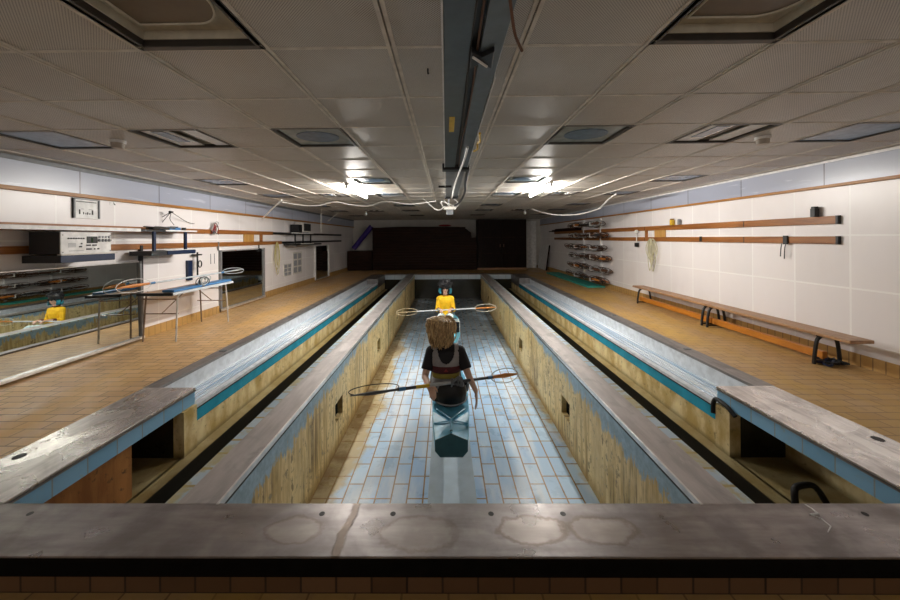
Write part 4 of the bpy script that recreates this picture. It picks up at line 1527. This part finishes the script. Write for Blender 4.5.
        lk.tube(spline(pts, 2), [.0075]*14 + [.003], 5)
    lk.build('hair_locks', 'blonde', hb, smooth=True)
    return r


def person_far():
    HC = (0, .02, .755)
    r = thing('person', 'person in yellow shirt and dark glasses facing the camera in far kayak', 'person', (-.025, 8.0, -.395), (0, 0, PI))
    sh = {s: V((s*.142, 0, .515)) for s in (-1, 1)}
    el = {s: V((s*.185, .06, .265)) for s in (-1, 1)}
    wr = {s: V((s*.135, .275, .325)) for s in (-1, 1)}
    b = MB()
    torso(b)
    b.cap((0, 0, .53), (0, .012, .66), .055, .050)
    for s in (-1, 1):
        b.cap((s*.06, 0, .545), sh[s], .05, .052)
        b.cap(sh[s], el[s], .050, .038)
        b.cap(el[s], wr[s], .037, .025)
        b.cap((s*.085, .02, .095), (s*.11, .46, .20), .085, .060)
        b.cap((s*.11, .46, .20), (s*.085, .84, .03), .058, .036)
        b.cap((s*.085, .84, .03), (s*.085, .90, .12), .034, .022)
        hand(b, wr[s], (-s*.35, .8, .05), (0, .1, -1), -s*-1, .75)
    head(b, HC)
    remesh('body', b, .0065, 'skin', r, 4)
    eyes(r, HC)
    MB().ell(V(HC)+V((0, .091, -.066)), (.020, .008, .007)).build('lips', 'teelip', r, smooth=True)
    t = MB()
    torso(t, .011, .02, .58)
    t.cap((0, 0, .54), (0, .0, .58), .066, .062)
    for s in (-1, 1):
        t.cap((s*.06, 0, .535), sh[s], .060, .060)
        t.cap(sh[s], el[s], .058, .050)
        t.cyl(el[s], el[s].lerp(wr[s], .55), .053, .046, 16)
    remesh('shirt', t, .0075, 'yshirt', r, 4)
    MB().tube([(.064*math.cos(2*PI*k/20), .064*math.sin(2*PI*k/20)+.004, .600) for k in range(20)], .008, 6, True).build('collar', 'maroon', r, smooth=True)
    for s in (-1, 1):
        MB().cyl(el[s].lerp(wr[s], .50), el[s].lerp(wr[s], .75), .047, .041, 16).build('cuff', 'maroon', r, smooth=True)
    p = MB()
    torso(p, .012, -.1, .13)
    for s in (-1, 1):
        p.cap((s*.085, .02, .095), (s*.11, .46, .20), .097, .070)
        p.cyl((s*.11, .46, .20), (s*.085, .80, .05), .068, .048, 16)
    remesh('leggings', p, .009, 'legging', r, 4)
    C = V(HC)
    h = MB()
    h.ell(C+V((0, -.03, .06)), (.145, .125, .125))
    h.ell(C+V((0, -.045, -.03)), (.15, .08, .12))
    h.ell(C+V((0, .055, .085)), (.095, .05, .05))
    hb = remesh('hair', h, .012, 'blackhair', r, 3)
    rnd = random.Random(5)
    lk = MB()
    for i in range(120):
        a = rnd.uniform(0, 2*PI)
        ph = rnd.uniform(.2, 1.5)
        st = C + V((.14*math.sin(ph)*math.cos(a), -.02+.12*math.sin(ph)*math.sin(a), .06+.12*math.cos(ph)))
        if math.sin(a) > .2 and st.z < C.z+.07:
            continue
        e = st + V((.03*math.cos(a)+rnd.uniform(-.02, .02), .03*math.sin(a), rnd.uniform(-.03, .03)))
        lk.tube(spline([st, st.lerp(e, .5)+V((0, 0, .012)), e], 3), [.009, .009, .008, .008, .007, .006, .004], 5)
    lk.build('hair_locks', 'blackhair', hb, smooth=True)
    for s in (-1, 1):
        tl = MB()
        for k in range(12):
            y = -.06+.010*k
            x = s*(.112+.016*math.sin(k))
            tl.tube(spline([C+V((x, y, -.01)), C+V((x*1.08, y, -.06)), C+V((x*1.0, y+.012, -.125))], 3), [.014]*6+[.007], 6)
        tl.build('teal_hair_ends', 'hairteal', hb, smooth=True)
    g = MB()
    for s in (-1, 1):
        g.ell(C+V((s*.036, .101, .008)), (.036, .010, .026))
        g.box(*sorted((s*.070, s*.082)), C.y-.01, C.y+.10, C.z+.008, C.z+.018)
    g.box(-.02, .02, C.y+.10, C.y+.108, C.z+.006, C.z+.018)
    g.build('sunglasses', 'glasses', r, smooth=True)
    return r


boat_near()
boat_far()
person_near()
person_far()

pn = paddle('dark hoop bladed paddle lying behind the back of the near kayaker', 1.84, (0, 0, 0), mats=('shaftdark', 'shaftdark', 'orange'), hoopmats=('shaftdark', 'shaftgrey'), roll=(.75, 1.3), hw=.045, off=.03, hl2=.36, hw2=.072, wire=.0045)
align(pn, (-.835, 2.985, .155), (.775, 3.845, .005))
MB().cyl((-.30, 0, 0), (-.16, 0, 0), .0165, None, 10).build('tape_band', 'yellow', pn, smooth=True)
MB().cyl((-.16, 0, 0), (.10, 0, 0), .0165, None, 10).build('grip_sleeve', 'shaftgrey', pn, smooth=True)
gw = MB()
for k in range(6):
    gw.tube([(.09+.022*k+.02*math.cos(2*PI*i/14), .032*math.cos(2*PI*i/14+k), .035*math.sin(2*PI*i/14)) for i in range(14)], .009, 6, True)
gw.build('cord_wrap', 'midgrey', pn, smooth=True)
pf = paddle('white hoop bladed paddle held across by the person in yellow', 2.2, (0, 0, 0), mats=('tlight', 'tan', 'orange'), hoopmats=('tan', 'cream'), roll=(1.0, 1.4), bands=False, hw=.08, hl=.47, wire=.006, fat=.7)
align(pf, (-1.12, 7.72, -.14), (1.10, 7.70, -.03))


# ------------------------------------------------------------------ trestle table and what lies on it
def table():
    r = thing('trestle_table', 'long narrow folding table with blue top against the left wall', 'table', (-4.25, 5.8, 0))
    MB().box(-.21, .29, -.78, .66, .70, .725).build('tabletop', 'bench', r, bevel=.004)
    MB().box(.26, .30, -.78, .66, .695, .73).build('edge_trim', 'tlight', r, bevel=.003)
    MB().box(-.22, .30, -.80, -.77, .69, .73).build('edge_trim', 'black', r, bevel=.003)
    for y, dy in ((-.64, -.04), (.52, .04)):
        for x in (-.22, .25):
            MB().tube(spline([(x*.9, y-dy*1.5, .70), (x, y-dy*.3, .66), (x+.01*(1 if x > 0 else -1), y+dy, .0)], 5), .012, 8).build('leg', 'legchrome' if x > 0 else 'legmetal', r, smooth=True)
        MB().cyl((-.25, y, .62), (.24, y, .62), .009, None, 8).build('cross_bar', 'legmetal', r)
    for y0, y1 in ((-.62, -.1), (.50, .1)):
        MB().cyl((.0, y0, .40), (.0, y1, .69), .008, None, 8).build('brace', 'legmetal', r)
        MB().cyl((-.26, y0, .40), (.25, y0, .40), .008, None, 8).build('cross_bar', 'legmetal', r)
    for k, (y0, y1) in enumerate(((-.72, -.12), (-.06, .655))):
        tag(MB().box(-4.16, -3.98, 5.8+y0, 5.8+y1, .731, .765).build('foam_pad', 'tblue', bevel=.008), ('short blue foam strip at the near end of the table', 'longer blue foam strip at the far end of the table')[k], 'foam pad', 'blue foam strips')
    c = thing('wire_tangle', 'silvery coil of wire heaped on the middle of the trestle table', 'wire coil', (-4.03, 5.72, .77))
    rnd = random.Random(11)
    for k in range(9):
        rx, rz = rnd.uniform(.05, .09), rnd.uniform(.06, .11)
        ph = rnd.uniform(-.5, .5)
        o = V((rnd.uniform(-.03, .09), rnd.uniform(-.06, .10), rnd.uniform(.01, .04)))
        pts = [o + V((.02*math.sin(2*PI*i/16+k), rx*1.5*math.cos(2*PI*i/16+ph), rz*.7*math.sin(2*PI*i/16)+.03)) for i in range(16)]
        MB().tube(pts, .006, 6, True).build('loop', 'tangle' if k % 3 else 'black', c, smooth=True)
    a = paddle('orange bladed hoop paddle on the trestle table, hoop beside the mirror edge', 2.2, (0, 0, 0), mats=('tlight', 'orange', 'tlight'), hoopmats=('white', 'tlight'), roll=(1.35, .5), hw=.095, wire=.0045)
    align(a, W(126, 287, 4.85), W(238, 270, 6.75))


table()


# ------------------------------------------------------------------ benches on the right
def benches():
    def bench(y0, y1, label, ea, eb):
        r = thing('gym_bench', label, 'bench', (4.44, (y0+y1)/2, 0), group='low gym benches')
        h = (y1-y0)/2
        MB().box(-.13, .13, -h, h, .335, .372).build('seat', 'bench', r, bevel=.006)
        for y in (-h+ea, h-eb):
            pts = spline([(-.15, y, .0), (-.14, y, .13), (-.115, y, .27), (-.07, y, .325)], 5)
            MB().tube(pts, .019, 8).build('leg', 'black', r, smooth=True)
            pts = spline([(.15, y, .0), (.14, y, .13), (.115, y, .27), (.07, y, .325)], 5)
            MB().tube(pts, .019, 8).build('leg', 'black', r, smooth=True)
            MB().box(-.1, .1, y-.025, y+.025, .315, .336).build('bracket', 'black', r)
        MB().box(-.03, .03, -h+(.37 if ea > .2 else .004), h-(.1 if eb > .2 else .004), .045, .135).build('lower_beam', 'beam', r, bevel=.005)
        for y in (-h+ea, h-eb):
            MB().box(-.145, .145, y-.012, y+.012, .022, .046).build('cross_bar', 'black', r)
        return r
    bench(3.78, 5.86, 'low timber gym bench by the right wall, nearer one', .35, .055)
    bench(5.875, 8.15, 'low timber gym bench by the right wall, farther one', .055, .25)
    k = thing('bundled_straps', 'dark heap of straps under the near end of the bench', 'straps', (4.42, 4.10, 0))
    rnd = random.Random(4)
    for i in range(5):
        pts = [(rnd.uniform(-.12, .16), rnd.uniform(-.12, .1), .012+rnd.uniform(0, .05)) for _ in range(6)]
        MB().tube(spline(pts, 5), .012, 6).build('strap', 'black' if i % 2 else 'navy', k, smooth=True)


benches()


# ------------------------------------------------------------------ paddle rack on the right wall
def rack():
    r = thing('paddle_rack', 'tall white wall rack with brackets full of paddles on the right wall', 'rack', (XR-.004, 11.4, 0))
    tiers = [.20, .52, .86, 1.16, 1.52, 1.88]
    for y in (-.75, .55):
        MB().box(-.05, -.0, y-.025, y+.025, .08, 2.08).build('upright', 'white', r, bevel=.004)
        for z in tiers:
            MB().box(-.36, -.04, y-.014, y+.014, z-.035, z-.012).build('bracket', 'white', r, bevel=.003)
            MB().box(-.37, -.352, y-.014, y+.014, z-.035, z+.075).build('bracket', 'white', r, bevel=.003)
    names = ['lowest', 'second lowest', 'third lowest', 'third highest', 'second highest', 'topmost']
    pos = ['against the wall', 'second from the wall', 'third from the wall', 'fourth from the wall', 'fourth from the room side', 'third from the room side', 'second from the room side', 'outermost']
    mats = [('rackbrown', 'brown', 'orange'), ('brown', 'rackbrown', 'rackbrown'), ('shaftdark', 'orange', 'brown'), ('rackbrown', 'shaftdark', 'brown')]
    protos = []
    rnd = random.Random(9)
    for i, z in enumerate(tiers):
        for k in range(8):
            lab = 'hoop paddle on the %s tier of the wall rack, %s' % (names[i], pos[k])
            x = XR-.075-.037*k
            y = 11.45+rnd.uniform(-.55, .5)
            z += rnd.uniform(-.004, .012)
            rt = (0, 0, PI/2+rnd.uniform(-.015, .015))
            if i == 0:
                p = paddle(lab, 2.15, (x, y, z+.004), rt, mats[k % 4], ('brown', 'rackbrown') if k % 2 else ('rackbrown', 'shaftgrey'),
                           (rnd.uniform(.9, 2.2), rnd.uniform(.9, 2.2)), bands=False, group='paddles on the wall rack', hw=.085, hl=.62, wire=.009, fat=1.5)
                protos.append(p)
            else:
                p = dup(protos[(k+i*3) % 8], lab, (x, y, z+.004), (0, 0, rt[2]+PI*(i % 2)))
    tag(MB().box(4.16, 4.68, 10.35, 14.6, 0.0, .05).build('exercise_mat', 'green', bevel=.008), 'long teal green mat on the floor below the paddle rack', 'mat')
    w = thing('leaning_board', 'pale board leaning on the right wall in the far corner', 'board', (4.52, 16.55, 0), (0, R(8), 0))
    MB().box(-.02, .02, -.66, .72, .0, 1.15).build('panel', 'white', w, bevel=.004)
    MB().box(-.024, .022, -.72, -.66, .0, 1.15).build('edge_strip', 'darkwood', w)
    # bundle of timber on the upper rail, far right
    for k in range(3):
        tag(MB().box(XR-.09-.02*k, XR-.004, 12.2, 15.8-.5*k, 1.7345+.036*k, 1.770+.036*k).build('timber_batten', 'darkwood'),
            'dark batten on the far right wall rail, %s' % ('lowest one', 'middle one', 'topmost one')[k], 'batten', 'battens on the far rail')


rack()


# ------------------------------------------------------------------ far end
def far_end():
    s = thing('slatted_screen', 'big dark brown stack of timber slats with curved top at the far end', 'timber stack', (0, 16.4, 0))
    top = [(-3.45, .02), (-3.45, 1.92), (-3.0, 2.02), (-2.0, 2.05), (.6, 2.02), (.95, 1.93), (1.15, 1.75), (1.22, 1.45), (1.45, 1.42), (1.45, .02)]
    MB().prism(top, 1, .06, .5).build('backing', 'cabinet', s)
    z = .03
    k = 0
    while z < 2.0:
        x0 = -3.45
        x1 = 1.45 if z < 1.4 else (1.2 if z < 1.75 else (.95 if z < 1.93 else .6))
        if z > 1.92:
            x0 = -2.9
        MB().box(x0, x1-random.uniform(0, .05), -.02+random.uniform(-.02, .02), .06, z, z+.118).build('slat', 'darkwood', s, bevel=.004)
        z += .124
        k += 1
    tag(MB().ell((-.05, 16.42, 2.09), (.30, .16, .045)).build('red_cloth', 'red', smooth=True), 'dim red cloth lying on top of the dark timber stack', 'cloth')
    c = thing('tall_cabinet', 'tall dark brown double cabinet at the far end right of the timber stack', 'cabinet', (1.47, 16.5, 0))
    MB().box(0, 2.32, .03, .7, 0, 2.36).build('carcass', 'cabinet', c)
    for x0, x1 in ((.01, 1.15), (1.17, 2.31)):
        d = MB().box(x0, x1, -.0, .03, .08, 2.34).build('door', 'cabinet', c, bevel=.004)
        for zz in (.75, 1.5):
            MB().box(x0+.05, x1-.05, -.008, .0, zz, zz+.03).build('ledge', 'darkwood', d)
        MB().box((x1-.09 if x0 < .5 else x0+.06), (x1-.06 if x0 < .5 else x0+.09), -.03, .0, 1.05, 1.2).build('handle', 'brown', d)
    MB().box(-.0, 2.32, -.02, .03, .0, .08).build('plinth', 'bench', c)
    k = thing('low_cupboard', 'low dark brown cupboard in the far left corner', 'cupboard', (-4.62, 16.3, 0))
    MB().box(0, 1.15, 0, .8, 0, .92).build('carcass', 'darkwood', k, bevel=.006)
    for i in range(3):
        MB().box(.02, 1.13, -.015, .0, .05+.29*i, .31+.29*i).build('drawer', 'darkwood', k, bevel=.004)
    t = thing('padded_tube', 'dark purple padded tube leaning in the far left corner', 'padded tube', (0, 0, 0))
    a, b = V((-4.42, 16.7, 1.02)), V((-3.52, 16.55, 2.08))
    MB().cyl(a, b, .12, None, 18).build('pad', 'purple', t, bevel=.02, smooth=True)
    MB().cyl(b, b+(b-a).normalized()*.03, .05, None, 12).build('end_plug', 'white', t)
    struct(MB().box(3.84, 4.45, 17.3, 17.49, 0, 2.3).build('door_1', 'white', bevel=.006))


far_end()

# ------------------------------------------------------------------ world & colour
w = bpy.data.worlds.new('world')
SC.world = w
w.use_nodes = True
bg = w.node_tree.nodes['Background']
bg.inputs[0].default_value = (1.0, .93, .86, 1)
bg.inputs[1].default_value = .5
vs = SC.view_settings
vs.view_transform = 'Standard'
vs.look = 'None'
vs.exposure = 0.58
vs.gamma = 1.0
vs.use_curve_mapping = False
